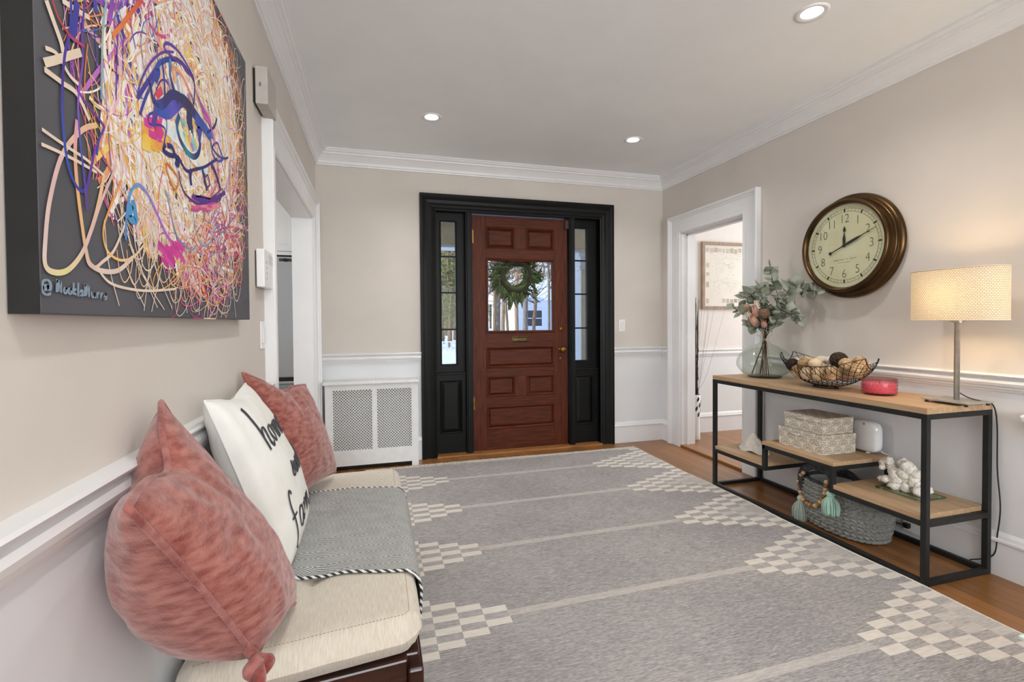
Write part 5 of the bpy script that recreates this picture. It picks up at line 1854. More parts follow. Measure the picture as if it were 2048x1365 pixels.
# ---- white device behind the boxes
t = thing('diffuser', (2.715, 2.09, ZM), 'glossy white rounded device standing beside the patterned boxes', 'device')
b = MB()
pr2 = [oval(2 * pi * i / 48, 0.086, 0.086, 4.2) for i in range(48)]
for d, k in ((0.0, 0.86), (0.006, 0.95), (0.018, 1.0), (0.058, 1.0), (0.070, 0.95), (0.076, 0.86)):
    pass
rings = [(0.0, 0.80), (0.004, 0.92), (0.014, 0.99), (0.03, 1.0), (0.046, 0.99), (0.056, 0.92), (0.060, 0.80)]
vs_, fs_ = [], []
for d, k in rings:
    vs_ += [(2.685 + d, 2.098 + a * k, ZM + 0.096 + c_ * k * 1.04) for a, c_ in pr2]
for j in range(len(rings) - 1):
    for i in range(48):
        fs_.append((j * 48 + i, j * 48 + (i + 1) % 48, (j + 1) * 48 + (i + 1) % 48, (j + 1) * 48 + i))
fs_.append(tuple(range(47, -1, -1)))
fs_.append(tuple((len(rings) - 1) * 48 + i for i in range(48)))
b.add(vs_, fs_).build('housing', M('glossy_white_plastic', '#e9eaeb', '#e4e5e6', rough=0.15, coat=0.4), t, smooth=True)
MB().lathe([(0, 0), (0.011, 0), (0.008, 0.009), (0, 0.009)], 12, lambda x, y, h: (2.71 + x, 2.08 + y, ZM + h)).build('foot', m_whiteplastic, t)
MB().lathe([(0, 0), (0.007, 0), (0.007, 0.002), (0, 0.002)], 16, lambda x, y, h: (2.6855 - h, 2.085 + x, ZM + 0.168 + y)).build('sensor', M('grey_lens', '#9a9c9e', '#8e9092', rough=0.2), t)
MB().tube(crom([(2.74, 2.03, ZM + 0.02), (2.755, 2.015, ZM + 0.006), (2.764, 1.99, ZM + 0.002)], 6), 0.0018, 5).build('white_cord', m_whiteplastic, t, smooth=True)

# ---- limpet shell
sc_ = V((2.52, 2.72, ZL))
b = MB()


def shell_fn(u, v):
    a = 2 * pi * u
    rr = 0.112 * (v ** 0.8) * (1 + 0.10 * sin(3 * a + 1) + 0.05 * sin(7 * a)) * (1 + 0.02 * sin(24 * a) * v)
    lean = (1 - v)
    z = 0.118 * (1 - v) ** 1.15 * (1 + 0.12 * noise.noise(V((cos(a) * 2, sin(a) * 2, v * 4)))) + 0.004 + 0.008 * sin(4 * a) * v * v * v
    return sc_ + V((rr * cos(a) * 0.75 - 0.01 * lean, rr * sin(a) + 0.015 * lean, max(z, 0.001)))


b.grid(shell_fn, 60, 22)
e_ = b.build('sea_shell', M('chalky_shell', '#ece7dd', '#ddd6ca', rough=0.85, ns=30, bump=0.4, bs=90), None, smooth=True)
so = e_.modifiers.new('solid', 'SOLIDIFY')
so.thickness = 0.003
tag(e_, 'chalky white cone shaped sea shell on the low shelf by the doorway', 'shell')

# ---- glass tray and coral
t = thing('glass_tray', (2.60, 1.79, ZR), 'clear greenish glass tray under the white coral', 'tray')
MB().box(2.518, 2.685, 1.672, 1.888, ZR + 0.004, ZR + 0.0105).build('tray_sheet', thin_glass('tray_glass', '#eff6f1', 0.08), t, bevel=0.001)
b = MB().sweep([(0, 0), (0.003, 0), (0.003, 0.007), (0, 0.007)], [(2.518, 1.672), (2.518, 1.888), (2.685, 1.888), (2.685, 1.672)], lambda a, c_, h: (a, c_, ZR + 0.004 + h), closed=True)
b.build('tray_edge', thin_glass('tray_edge_glass', '#c3ddcf', 0.2), t)
for a, c_ in ((2.53, 1.69), (2.53, 1.87), (2.67, 1.69), (2.67, 1.87)):
    MB().lathe([(0, 0), (0.006, 0), (0.006, 0.004), (0, 0.004)], 10, lambda x, y, h, a=a, c_=c_: (a + x, c_ + y, ZR + h)).build('foot', m_whiteplastic, t)
cr = random.Random(4)
co = V((2.60, 1.79, ZR + 0.0105))
b = MB()
m_coral = M('white_coral', '#eee9df', '#ddd7cb', rough=0.95, ns=60, bump=0.6, bs=120)


def lump(c_, r, sc=(1, 1, 1), rot=None):
    s0 = cr.uniform(0, 50)
    b.ball(c_, r, 14, 10, sc=sc, rot=rot, disp=lambda d: 0.42 * noise.noise(d * 2.6 + V((s0, 0, 0))) + 0.14 * noise.noise(d * 6 + V((0, s0, 0))))


# arms in photo pixels: (u, v, radius, depth towards the room)
for u, v, r, dx in ((1768, 926, 0.017, 0), (1779, 924, 0.017, 0.01), (1765, 935, 0.013, 0.02), (1785, 936, 0.022, 0), (1792, 948, 0.024, 0.01), (1806, 926, 0.019, -0.01), (1814, 934, 0.024, 0), (1822, 941, 0.022, 0), (1810, 948, 0.026, 0), (1798, 960, 0.026, 0.01),
                    (1833, 950, 0.020, 0), (1838, 955, 0.018, -0.01), (1815, 960, 0.028, 0), (1830, 965, 0.026, 0), (1840, 972, 0.024, 0), (1846, 978, 0.018, 0.01), (1763, 958, 0.014, 0.03), (1773, 959, 0.018, 0.03), (1785, 963, 0.020, 0.02), (1790, 976, 0.020, 0.03), (1812, 978, 0.021, 0.02),
                    (1803, 970, 0.022, 0.01), (1836, 984, 0.02, 0.03), (1842, 990, 0.014, 0.03), (1825, 978, 0.02, 0), (1820, 970, 0.024, -0.02), (1800, 965, 0.024, -0.03), (1845, 968, 0.02, -0.02), (1852, 980, 0.02, -0.01)):
    p = on(0, 2.61 - dx, u, v)
    p.z = max(p.z, co.z + r * 0.72)
    lump(p, r * 1.22, (cr.uniform(0.9, 1.25), cr.uniform(0.9, 1.25), cr.uniform(0.8, 1.1)))
e_ = b.build('coral', m_coral, None, smooth=True)
tag(e_, 'white branching coral piece lying on the glass tray', 'coral')

# ---- braided basket
KX, KY = 2.575, 2.105
t = thing('woven_basket', (KX, KY, 0), 'grey braided oval basket with loop handles under the console', 'basket')
m_bask = M('grey_braid', '#9d9e98', '#7a7b76', rough=0.9, ns=90, lo=0.3, hi=0.7, bump=0.3)
m_bask_d = M('dark_grey_braid', '#4a4c4e', '#333537', rough=0.9, ns=60, bump=0.3)
HB, NR = 0.255, 12


def bask_r(a, z):
    f_ = z / HB
    ra, rb = 0.128 + 0.02 * sin(pi * min(1, f_ * 0.9)) , 0.205 + 0.022 * sin(pi * min(1, f_ * 0.9))
    return oval(a, ra, rb, 2.3)


def bask_fn(u, v):
    a = 2 * pi * u
    row = v * NR
    fr = row - math.floor(row)
    k = sin(pi * fr) ** 0.7
    x, y = bask_r(a, v * HB)
    nrm = V((x / 0.13 ** 2, y / 0.2 ** 2, 0)).normalized()
    tw = sin(a * 36 + (math.floor(row) % 2) * pi + (fr - 0.5) * (5.0 if math.floor(row) % 2 else -5.0))
    d = 0.013 * k + 0.0065 * k * tw
    return V((KX + x, KY + y, 0.004 + v * HB)) + nrm * d


b = MB()
b.grid(bask_fn, 300, NR * 6)
b.build('basket_wall', m_bask, t, smooth=True, fix=False)
b = MB()
b.grid(lambda u, v: V((KX + bask_r(2 * pi * u, v * HB)[0] * 0.95, KY + bask_r(2 * pi * u, v * HB)[1] * 0.96, 0.008 + v * (HB - 0.004))), 60, 6, True)
b.build('basket_lining', M('white_lining', '#cfcfcf', '#c4c4c4', rough=0.9), t, smooth=True, fix=False)
b = MB()
b.add([(KX + bask_r(2 * pi * i / 60, 0)[0], KY + bask_r(2 * pi * i / 60, 0)[1], 0.003) for i in range(60)], [tuple(range(59, -1, -1))])
b.build('basket_floor', m_bask_d, t)


def braid(nm, pts, r, parent):
    c_ = crom(pts, 10)
    bb = MB()
    N = len(c_)
    for ph in (0, 2 * pi / 3, 4 * pi / 3):
        q = []
        for i, p in enumerate(c_):
            d = (c_[min(i + 1, N - 1)] - c_[max(i - 1, 0)]).normalized()
            o1 = d.cross(V((1, 0.3, 0))).normalized()
            o2 = d.cross(o1)
            a = i * 0.75 + ph
            q.append(p + (o1 * cos(a) + o2 * sin(a)) * r * 0.5)
        bb.tube(q, r * 0.62, 6)
    return bb.build(nm, m_bask_d, parent, smooth=True)


def rim(a, z):
    x, y = bask_r(a, HB)
    return V((KX + x, KY + y, z))


braid('rim_braid', [rim(2 * pi * i / 24, HB + 0.004) for i in range(25)], 0.011, t)

# ---- bead garland with two tassels, hung on the basket
m_beads = [M('pale_wood_bead', '#d9b98a', '#c7a472', rough=0.6, ns=30), M('tan_wood_bead', '#b98c5c', '#a2774a', rough=0.6, ns=30), M('brown_wood_bead', '#8f6340', '#7a5232', rough=0.6, ns=30)]
GP = [(1613, 946), (1605, 955), (1604, 965), (1606, 975), (1607, 985), (1609, 994), (1613, 1001), (1619, 1007), (1627, 1011), (1635, 1012), (1642, 1008), (1648, 1000), (1652, 992), (1655, 984), (1656, 974), (1657, 963)]


def bask_front(u, v, push=0.012):
    """point on the basket surface along the sight line through a pixel"""
    best, bp_ = 1e9, None
    for i in range(120):
        x = KX - 0.19 + 0.38 * i / 119
        p = on(0, x, u, v)
        q = (abs(p.x - KX) / 0.15) ** 2.3 + (abs(p.y - KY) / 0.226) ** 2.3
        if abs(q - 1) < best and p.x < KX:
            best, bp_ = abs(q - 1), p
            if q < 1:
                break
    d = V((bp_.x - KX, (bp_.y - KY) * 0.5, 0)).normalized()
    return bp_ + d * push


bk_t = bpy.data.objects['woven_basket']
braid('handle', [bask_front(u, v, 0.004) for u, v in ((1608, 978), (1604, 958), (1609, 941), (1624, 932), (1642, 936), (1657, 944), (1667, 956), (1670, 975))], 0.021, bk_t)
braid('handle', [on(0, KX + 0.115, u, v) for u, v in ((1668, 962), (1676, 947), (1690, 944), (1704, 952), (1714, 966), (1718, 980))], 0.017, bk_t)

t = thing('bead_garland', bask_front(1630, 1000), 'wooden bead garland with two mint tassels hung on the grey basket', 'garland')
gp3 = crom([bask_front(u, v, 0.016) for u, v in GP], 12)
MB().tube(gp3, 0.0012, 5).build('string', m_stem, t)
ln = 0.0
bead_me = [MB().ball((0, 0, 0), 0.0125, 14, 10).mesh('bead', m_, True) for m_ in m_beads]
nxt = 0.0
bi = 0
order = [0, 2, 0, 1, 0, 0, 2, 2, 0, 1, 0, 0, 2, 1, 1, 2, 0, 1, 0, 1, 2, 0]
for i in range(1, len(gp3)):
    ln += (gp3[i] - gp3[i - 1]).length
    if ln >= nxt:
        s_ = rnd.uniform(0.88, 1.1)
        put('bead', bead_me[order[bi % len(order)]], t, gp3[i], None, (s_, s_, s_))
        bi += 1
        nxt += 0.0225


def tassel(u0, v0, u1, v1, hexa, hexb, dx):
    top = on(0, bask_front(u0, v0, 0.034 + dx).x, u0, v0)
    p1_ = on(0, top.x - 0.012, u1, v1)
    m_ = M('mint_yarn', hexa, hexb, rough=0.95, ns=35, st=(6, 6, 0.6), sheen=0.3)
    hd = MB().ball(top, 0.021, 16, 10, sc=(1, 1, 0.95)).build('tassel_head', m_, t, smooth=True)
    MB().tube([top + V((0.015 * cos(a * pi / 8), 0.015 * sin(a * pi / 8), -0.016)) for a in range(16)], 0.003, 6, closed=True).build('tassel_binding', m_, hd, smooth=True)
    Lz = top.z - p1_.z
    k = MB()
    for i in range(130):
        a, rr = rnd.uniform(0, 2 * pi), sqrt(rnd.random())
        b0 = top + V((0.011 * rr * cos(a), 0.011 * rr * sin(a), -0.012))
        b2 = V((p1_.x + 0.036 * rr * cos(a), p1_.y + 0.042 * rr * sin(a), p1_.z + rnd.uniform(-0.004, 0.008)))
        bm_ = (b0 + b2) / 2 + V((0.014 * rr * cos(a), 0.016 * rr * sin(a), 0.01))
        k.tube(crom([b0, bm_, b2], 4), 0.0026, 4)
    k.build('tassel_yarn', m_, t, smooth=True)['kind'] = 'stuff'


tassel(1602, 997, 1600, 1040, '#bccabf', '#a9baae', 0.004)
tassel(1661, 989, 1662, 1030, '#aacdbd', '#98beac', 0.012)

# ================================================================== WALL CLOCK
CY_, CZ_ = 2.236, 1.646
t = thing('wall_clock', (XR, CY_, CZ_), 'big round wall clock with a wide bronze rim and cream dial', 'clock')
ck = lambda x, y, h: (XR - h, CY_ - x, CZ_ + y)
m_bronze = M('antique_bronze', '#6b5236', '#33281c', rough=0.3, metal=1.0, ns=4, lo=0.3, hi=0.75)
prf = [(0.0, 0.0), (0.285, 0.0), (0.305, 0.006), (0.313, 0.018), (0.311, 0.032), (0.302, 0.042), (0.290, 0.046), (0.282, 0.045), (0.280, 0.052), (0.276, 0.068), (0.274, 0.088), (0.276, 0.096), (0.273, 0.104), (0.264, 0.108), (0.256, 0.104), (0.252, 0.094), (0.248, 0.078)]
MB().lathe([(r, h) for r, h in prf], 96, ck).build('rim', m_bronze, t, smooth=True)
MB().lathe([(0.0, 0.074), (0.25, 0.074), (0.25, 0.076), (0.0, 0.076)], 80, ck).build('dial', M('aged_cream_dial', '#d2d1b8', '#cbc8a8', rough=0.5, ns=6), t)
dp = 0.0768
m_num = M('dial_print', '#5d5b50', '#68665a', rough=0.6)
m_hand = M('dark_hand', '#23231f', '#2b2b26', rough=0.4)
for r in (0.222, 0.205):
    MB().lathe([(r - 0.0008, dp), (r + 0.0008, dp), (r + 0.0008, dp + 0.0004), (r - 0.0008, dp + 0.0004)], 96, ck).build('minute_ring', m_num, t)
b = MB()
for i in range(60):
    a = 2 * pi * i / 60
    s_, c_ = sin(a), cos(a)
    if i % 5:
        b.add([ck(s_ * r + c_ * w, c_ * r - s_ * w, dp + 0.0003) for r, w in ((0.206, -0.0006), (0.206, 0.0006), (0.221, 0.0006), (0.221, -0.0006))], [(0, 1, 2, 3)])
b.build('minute_ticks', m_num, t, fix=False)['kind'] = 'stuff'
for i in range(12):
    a = 2 * pi * i / 12
    s_, c_ = sin(a), cos(a)
    MB().add([ck(s_ * r + c_ * w, c_ * r - s_ * w, dp + hh) for r, w, hh in ((0.198, 0, 0.0006), (0.213, 0.006, 0.0012), (0.228, 0, 0.0006), (0.213, -0.006, 0.0012))], [(0, 1, 2, 3)]).build('hour_mark', m_hand, t, fix=False)


def text_mesh(body, size, mat, fn, name, parent, thin=-0.012, shear=0.0, xs=1.0):
    cu = bpy.data.curves.new(name, 'FONT')
    cu.body = body
    cu.size = size
    cu.offset = thin * size
    cu.shear = shear
    cu.align_x = 'CENTER'
    cu.resolution_u = 4
    o = bpy.data.objects.new(name, cu)
    COL.objects.link(o)
    dg = bpy.context.evaluated_depsgraph_get()
    me = bpy.data.meshes.new_from_object(o.evaluated_get(dg))
    bpy.data.objects.remove(o)
    for v_ in me.vertices:
        v_.co = fn(v_.co.x * xs, v_.co.y)
    me.materials.clear()
    me.materials.append(mat)
    return put(name, me, parent)


for h in range(1, 13):
    a = 2 * pi * h / 12
    R_ = 0.165
    px_, pz_ = R_ * sin(a), R_ * cos(a) - 0.026
    nb = text_mesh(str(h), 0.075, m_num, lambda x, y, px_=px_, pz_=pz_: V(ck(px_ + x, pz_ + y, dp + 0.0006)), 'numeral', t, thin=-0.016, xs=0.85)
    # serifs
sq = MB()
for x0_, x1_, am, wl_n in ((-0.072, -0.030, 0.0050, 4.5), (-0.026, -0.002, 0.0035, 2.5), (0.010, 0.022, 0.0040, 1.5), (0.032, 0.048, 0.0055, 1.5), (0.048, 0.078, 0.0030, 3.5)):
    P_ = []
    for i in range(41):
        f_ = i / 40
        P_.append(V(ck(x0_ + (x1_ - x0_) * f_ + 0.002 * sin(2 * pi * wl_n * f_ + 1), -0.080 + am * sin(2 * pi * wl_n * f_) + 0.03 * (x0_ + (x1_ - x0_) * f_), dp + 0.0006)))
    ribbon(sq, P_, 0.0014, V((-1, 0, 0)))
ribbon(sq, [V(ck(-0.045 + 0.085 * i / 20, -0.098 + 0.0012 * sin(i * 2.6), dp + 0.0006)) for i in range(21)], 0.0012, V((-1, 0, 0)))
sq.build('maker_script', m_num, t, fix=False)['kind'] = 'stuff'


def hand(nm, ang, prof, h):
    """prof: (radius, half width)"""
    s_, c_ = sin(ang), cos(ang)
    vs_, n_ = [], len(prof)
    for hh in (h, h + 0.0015):
        vs_ += [ck(s_ * r + c_ * w, c_ * r - s_ * w, hh) for r, w in prof] + [ck(s_ * r - c_ * w, c_ * r + s_ * w, hh) for r, w in prof]
    fs_ = []
    for i in range(n_ - 1):
        fs_ += [(i, i + 1, n_ + i + 1, n_ + i), (2 * n_ + i, 3 * n_ + i, 3 * n_ + i + 1, 2 * n_ + i + 1), (i, 2 * n_ + i, 2 * n_ + i + 1, i + 1), (n_ + i, n_ + i + 1, 3 * n_ + i + 1, 3 * n_ + i)]
    MB().add(vs_, fs_).build(nm, m_hand, t)


hand('hour_hand', 0.035, [(-0.005, 0.004), (0.01, 0.005), (0.02, 0.008), (0.045, 0.009), (0.07, 0.003), (0.085, 0.002), (0.088, 0.009), (0.10, 0.007), (0.118, 0.0005)], dp + 0.005)
hand('minute_hand', 2 * pi * 11.3 / 60, [(-0.09, 0.0035), (-0.075, 0.0025), (0.0, 0.004), (0.03, 0.0085), (0.09, 0.0075), (0.12, 0.0025), (0.212, 0.001)], dp + 0.008)
ah = 2 * pi * 11.3 / 60
MB().lathe([(0, dp + 0.006), (0.0095, dp + 0.007), (0.0095, dp + 0.010), (0, dp + 0.011)], 16, lambda x, y, h: ck(x - 0.094 * sin(ah), y - 0.094 * cos(ah), h)).build('counterweight', m_hand, t)
MB().lathe([(0, dp), (0.009, dp + 0.002), (0.009, dp + 0.011), (0, dp + 0.013)], 16, ck).build('hand_pivot', m_hand, t)
MB().lathe([(0.252, 0.098), (0.2, 0.104), (0.1, 0.109), (0, 0.110)], 48, ck).build('glass_cover', thin_glass('clock_glass', '#fbfbf6', 0.10), t, smooth=True)

# corbel-like bracket fixed to the right wall, at the edge of the picture
t = thing('wall_bracket', (XR - 0.005, 1.40, 0.67), 'white moulded bracket on the wainscot beyond the console end', 'bracket')
pf = [(0, 0.672), (-0.02, 0.675), (-0.024, 0.69), (-0.036, 0.70), (-0.045, 0.73), (-0.048, 0.742), (-0.062, 0.746), (-0.064, 0.765), (-0.058, 0.772), (0, 0.782)]
vs_ = []
for k, w in ((-1, 1), (1, 1)):
    vs_ += [(XR + x, 1.362 + k * (0.025 + (z - 0.67) * 0.32), z) for x, z in pf]
n_ = len(pf)
MB().add(vs_, [tuple(range(n_)), tuple(range(2 * n_ - 1, n_ - 1, -1))] + [(i, (i + 1) % n_, n_ + (i + 1) % n_, n_ + i) for i in range(n_)]).build('bracket_body', m_white, t, bevel=0.002)

# low glass-topped table, only its corner reaches into the picture
t = thing('side_table', (1.98, 0.62, 0), 'low white side table with a pale green glass top on the rug', 'table')
gx, gy = 1.745, 0.905
MB().box(gx, gx + 0.5, gy - 0.55, gy, 0.288, 0.30).build('table_top', M('pale_green_glass_top', '#dfeae2', '#d5e3da', rough=0.12), t, bevel=0.003)
MB().box(gx + 0.02, gx + 0.48, gy - 0.53, gy - 0.02, 0.262, 0.288).build('apron', m_white, t)
for a in (gx + 0.02, gx + 0.445):
    for c_ in (gy - 0.53, gy - 0.055):
        MB().box(a, a + 0.035, c_, c_ + 0.035, 0.011, 0.262).build('leg', m_white, t, bevel=0.002)

# ================================================================== SIDE ROOM
t = thing('framed_map', (3.72, 4.325, 1.67), 'pale illustrated map in a walnut frame on the side room wall', 'framed map')
mx0, mx1, mz0, mz1 = 3.30, 4.02, 1.325, 2.035
m_walnut = M('walnut_frame', '#a8917c', '#937c69', rough=0.6, ns=10, st=(6, 6, 1))
MB().sweep([(0, 0), (0, 0.03), (-0.03, 0.03), (-0.03, 0)], [(mx0, mz0), (mx0, mz1), (mx1, mz1), (mx1, mz0)], XZ(4.328), closed=True).build('frame', m_walnut, t)
MB().box(mx0 + 0.02, mx1 - 0.02, 4.318, 4.326, mz0 + 0.02, mz1 - 0.02).build('map_sheet', M('map_paper', '#e9e4da', '#e2dcd1', rough=0.8, ns=2.5), t)
q = random.Random(3)
m_tiles = [M('map_ink_a', '#a6a69c', '#8f9188', rough=0.8, ns=70), M('map_ink_b', '#c3b9a8', '#b2a896', rough=0.8, ns=70), M('map_ink_c', '#b9b3ac', '#cfc9c0', rough=0.8, ns=70)]
wq = mx1 - mx0 - 0.16
hq = mz1 - mz0 - 0.14
for k in range(34):
    if k < 12:
        cx_, cz_ = mx0 + 0.075 + wq * k / 11, mz1 - 0.085
    elif k < 24:
        cx_, cz_ = mx0 + 0.075 + wq * (k - 12) / 11, mz0 + 0.085
    else:
        cx_, cz_ = (mx0 + 0.075, mx1 - 0.075)[k % 2], mz0 + 0.16 + (hq - 0.16) * ((k - 24) // 2) / 4
    if q.random() < 0.8:
        w_ = q.uniform(0.016, 0.024)
        MB().box(cx_ - w_, cx_ + w_, 4.3172, 4.318, cz_ - q.uniform(0.012, 0.03), cz_ + q.uniform(0.02, 0.03)).build('map_vignette', q.choice(m_tiles), t)
b = MB()
for k in range(46):
    cx_, cz_ = q.uniform(mx0 + 0.14, mx1 - 0.14), q.uniform(mz0 + 0.15, mz1 - 0.15)
    if k < 30:
        ribbon(b, [V((cx_ + 0.02 * i * q.uniform(-1, 1), 4.3174, cz_ + 0.02 * i)) for i in range(7)], 0.0022, V((0, -1, 0)))
    else:
        b.box(cx_, cx_ + q.uniform(0.008, 0.03), 4.3173, 4.3178, cz_, cz_ + 0.005)
b.build('map_lines', m_tiles[2], t, fix=False)['kind'] = 'stuff'

tv = V((3.056, 4.085, 0.018))
t = thing('floor_vase', tv, 'tall narrow white floor vase with dark petal cutouts', 'vase')
tm = lambda x, y, h: (tv.x + x, tv.y + y, tv.z + h)
MB().lathe([(0, 0), (0.040, 0), (0.043, 0.006), (0.040, 0.05), (0.0375, 0.20), (0.040, 0.34), (0.046, 0.448), (0.042, 0.449), (0.036, 0.34), (0.033, 0.2), (0.034, 0.03), (0, 0.03)], 32, tm).build('vase_body', M('white_ceramic', '#eceae8', '#e6e4e2', rough=0.25), t, smooth=True)
m_pet = M('black_petal_glaze', '#2a2a2c', '#343436', rough=0.4)
for k in range(18):
    a = k * 2.4
    z = 0.23 + 0.20 * (k / 17)
    r = 0.0385 + 0.008 * (k / 17) + 0.0012
    b = MB()
    b.grid(lambda u, v: V(tm(r * cos(a + (u - 0.5) * 0.55 * sin(pi * v) + (v - 0.5) * 0.3), r * sin(a + (u - 0.5) * 0.55 * sin(pi * v) + (v - 0.5) * 0.3), z + (v - 0.5) * 0.055)), 3, 6)
    b.build('petal_cutout', m_pet, t, smooth=True, fix=False)
m_twig = M('dark_reed', '#4a443f', '#33302c', rough=0.85, ns=30)
for k in range(26):
    dark = k < 13
    a = q.uniform(0, 2 * pi)
    if dark:
        top = tv + V((0.004 + q.uniform(-0.03, 0.035), q.uniform(-0.03, 0.03), q.uniform(1.25, 1.44)))
    else:
        top = tv + V((q.uniform(0.0, 0.36), q.uniform(-0.10, 0.10), q.uniform(1.25, 1.42)))
    base = tv + V((q.uniform(-0.02, 0.02), q.uniform(-0.02, 0.02), 0.035))
    mid = base.lerp(top, 0.45) + V((-0.02 if not dark else q.uniform(-0.015, 0.015), 0, 0.03))
    mouth = V((tv.x + q.uniform(-0.02, 0.02), tv.y + q.uniform(-0.02, 0.02), tv.z + 0.44))
    e_ = thing('reed', base, 'thick dark dried reed standing in the white floor vase' if dark else 'thin wispy twig fanning out of the white floor vase', 'reed', 'dried reeds in the floor vase' if dark else 'wispy twigs in the floor vase')
    c3 = crom([base, mouth, mid, top], 8)
    MB().tube(c3, [(0.0062 if dark else 0.0018) * (1 - 0.75 * i / len(c3)) for i in range(len(c3))], 5).build('stalk', m_twig, e_, smooth=True)
    if dark:
        b = MB()
        for j in range(5):
            p = c3[int(len(c3) * q.uniform(0.35, 0.8))]
            b.ball(p, 0.008, 8, 6, sc=(1, 1, 2.6))
        b.build('seed_pod', m_twig, e_, smooth=True)['kind'] = 'stuff'

# ================================================================== KITCHEN
t = thing('refrigerator', (-1.14, 4.85, 0), 'stainless steel refrigerator seen through the kitchen opening', 'refrigerator')
fy = 4.5
MB().box(-1.60, -0.672, fy + 0.06, 5.2, 0.02, 1.785).build('cabinet', m_steel, t)
m_steel_s = M('smooth_steel', '#c4c6c8', '#b4b6b8', rough=0.22, metal=1.0, ns=1.2, st=(1, 1, 0.3), bump=0.02)
d1 = MB().box(-1.132, -0.674, fy, fy + 0.058, 0.735, 1.78).build('door', m_steel_s, t, bevel=0.012, seg=3)
d2 = MB().box(-1.598, -1.138, fy, fy + 0.058, 0.735, 1.78).build('door', m_steel_s, t, bevel=0.012, seg=3)
d3 = MB().box(-1.598, -0.674, fy, fy + 0.058, 0.04, 0.705).build('freezer_drawer', m_steel_s, t, bevel=0.012, seg=3)
MB().box(-1.598, -0.674, fy + 0.03, fy + 0.06, 0.70, 0.74).build('gasket', m_blackplastic, t)
bd = MB().box(-0.800, -0.700, fy - 0.003, fy + 0.001, 1.738, 1.762).build('badge', m_blackplastic, d1)
MB().lathe([(0, 0), (0.03, 0), (0.028, 0.003), (0, 0.004)], 24, lambda x, y, h: (-0.75 + x, fy - 0.0028 - h, 1.75 + y * 0.5)).build('badge_oval', m_blackplastic, bd, smooth=True)
m_faint = M('faint_badge_print', '#5a5a58', '#4f4f4d', rough=0.5)
for xa, xb in ((-0.794, -0.778), (-0.774, -0.764), (-0.722, -0.704)):
    MB().box(xa, xb, fy - 0.0036, fy - 0.0028, 1.747, 1.754).build('badge_print', m_faint, bd)
MB().tube([(-1.53, fy - 0.05, 0.665), (-0.70, fy - 0.05, 0.665)], 0.015, 12).build('handle', m_steel, d3, smooth=True)
MB().box(-0.735, -0.715, fy - 0.05, fy + 0.002, 0.655, 0.675).box(-1.515, -1.495, fy - 0.05, fy + 0.002, 0.655, 0.675).build('handle_mount', m_steel, d3)
for xh in (-1.10, -1.17):
    MB().tube([(xh, fy - 0.045, 0.85), (xh, fy - 0.045, 1.65)], 0.012, 12).build('handle', m_steel, d1 if xh > -1.13 else d2, smooth=True)
t = thing('wall_cabinet', (-1.14, 4.85, 1.80), 'white panelled cabinet over the refrigerator', 'cabinet')
MB().box(-1.62, -0.655, fy + 0.04, 5.2, 1.80, 2.62).build('carcass', m_white, t)
for x0, x1 in ((-1.615, -1.14), (-1.135, -0.66)):
    MB().sweep([(0, 0), (0, 0.02), (-0.055, 0.02), (-0.06, 0.012), (-0.06, 0)], [(x0, 1.83), (x0, 2.50), (x1, 2.50), (x1, 1.83)], XZ(fy + 0.04), closed=True).box(x0 + 0.055, x1 - 0.055, fy + 0.031, fy + 0.04, 1.885, 2.445).build('cabinet_door', m_white, t)
MB().box(-1.62, -0.655, fy + 0.015, fy + 0.04, 1.795, 1.822).box(-1.62, -0.655, fy + 0.0, fy + 0.05, 2.51, 2.55).build('cabinet_trim', m_white, t)
t = thing('pantry_panel', (-0.66, 4.85, 0), 'white end panel beside the refrigerator', 'panel')
MB().box(-0.668, -0.646, 4.43, 5.2, 0.0, 1.794).build('end_panel', m_white, t)

# ================================================================== OUTSIDE
# ---- wreath on the outer face of the door
WC = V((1.285, 4.39, 1.64))
t = thing('wreath', WC, 'leafy green wreath hung outside the front door glass', 'wreath')
MB().tube([WC + V((0.140 * cos(a * pi / 20), 0, 0.140 * sin(a * pi / 20))) for a in range(40)], 0.026, 8, closed=True).build('wreath_ring', M('twig_ring', '#3b3322', '#2a2518', rough=0.9, ns=40), t, smooth=True)
m_bay = M('bay_leaf', '#57692f', '#3a4a24', rough=0.5, ns=12, rand=0.3)
wl_me = leaf_mesh('leaf', m_bay, 0.11, 0.030, 0.8, 0.12)
wq_ = random.Random(12)
for k in range(290):
    a = wq_.uniform(0, 2 * pi)
    rr = 0.148 + wq_.gauss(0, 0.03)
    p = WC + V((rr * cos(a), wq_.uniform(-0.022, 0.03), rr * sin(a)))
    tang = V((-sin(a), 0, cos(a)))
    rad = V((cos(a), 0, sin(a)))
    d = rad * wq_.uniform(0.25, 1.2) + tang * wq_.gauss(0.1, 0.55) + V((0, wq_.uniform(-0.05, 0.45), -0.25))
    if rr < 0.14 and wq_.random() < 0.5:
        d = -rad * 0.5 + tang * wq_.choice((-1, 1))
    s_ = wq_.uniform(0.75, 1.25)
    if p.y + d.normalized().y * 0.08 * s_ < 4.355:
        d.y = abs(d.y)
    put('leaf', wl_me, t, p, orient(d, wq_.uniform(-1.5, 1.5)), (s_, s_, s_))

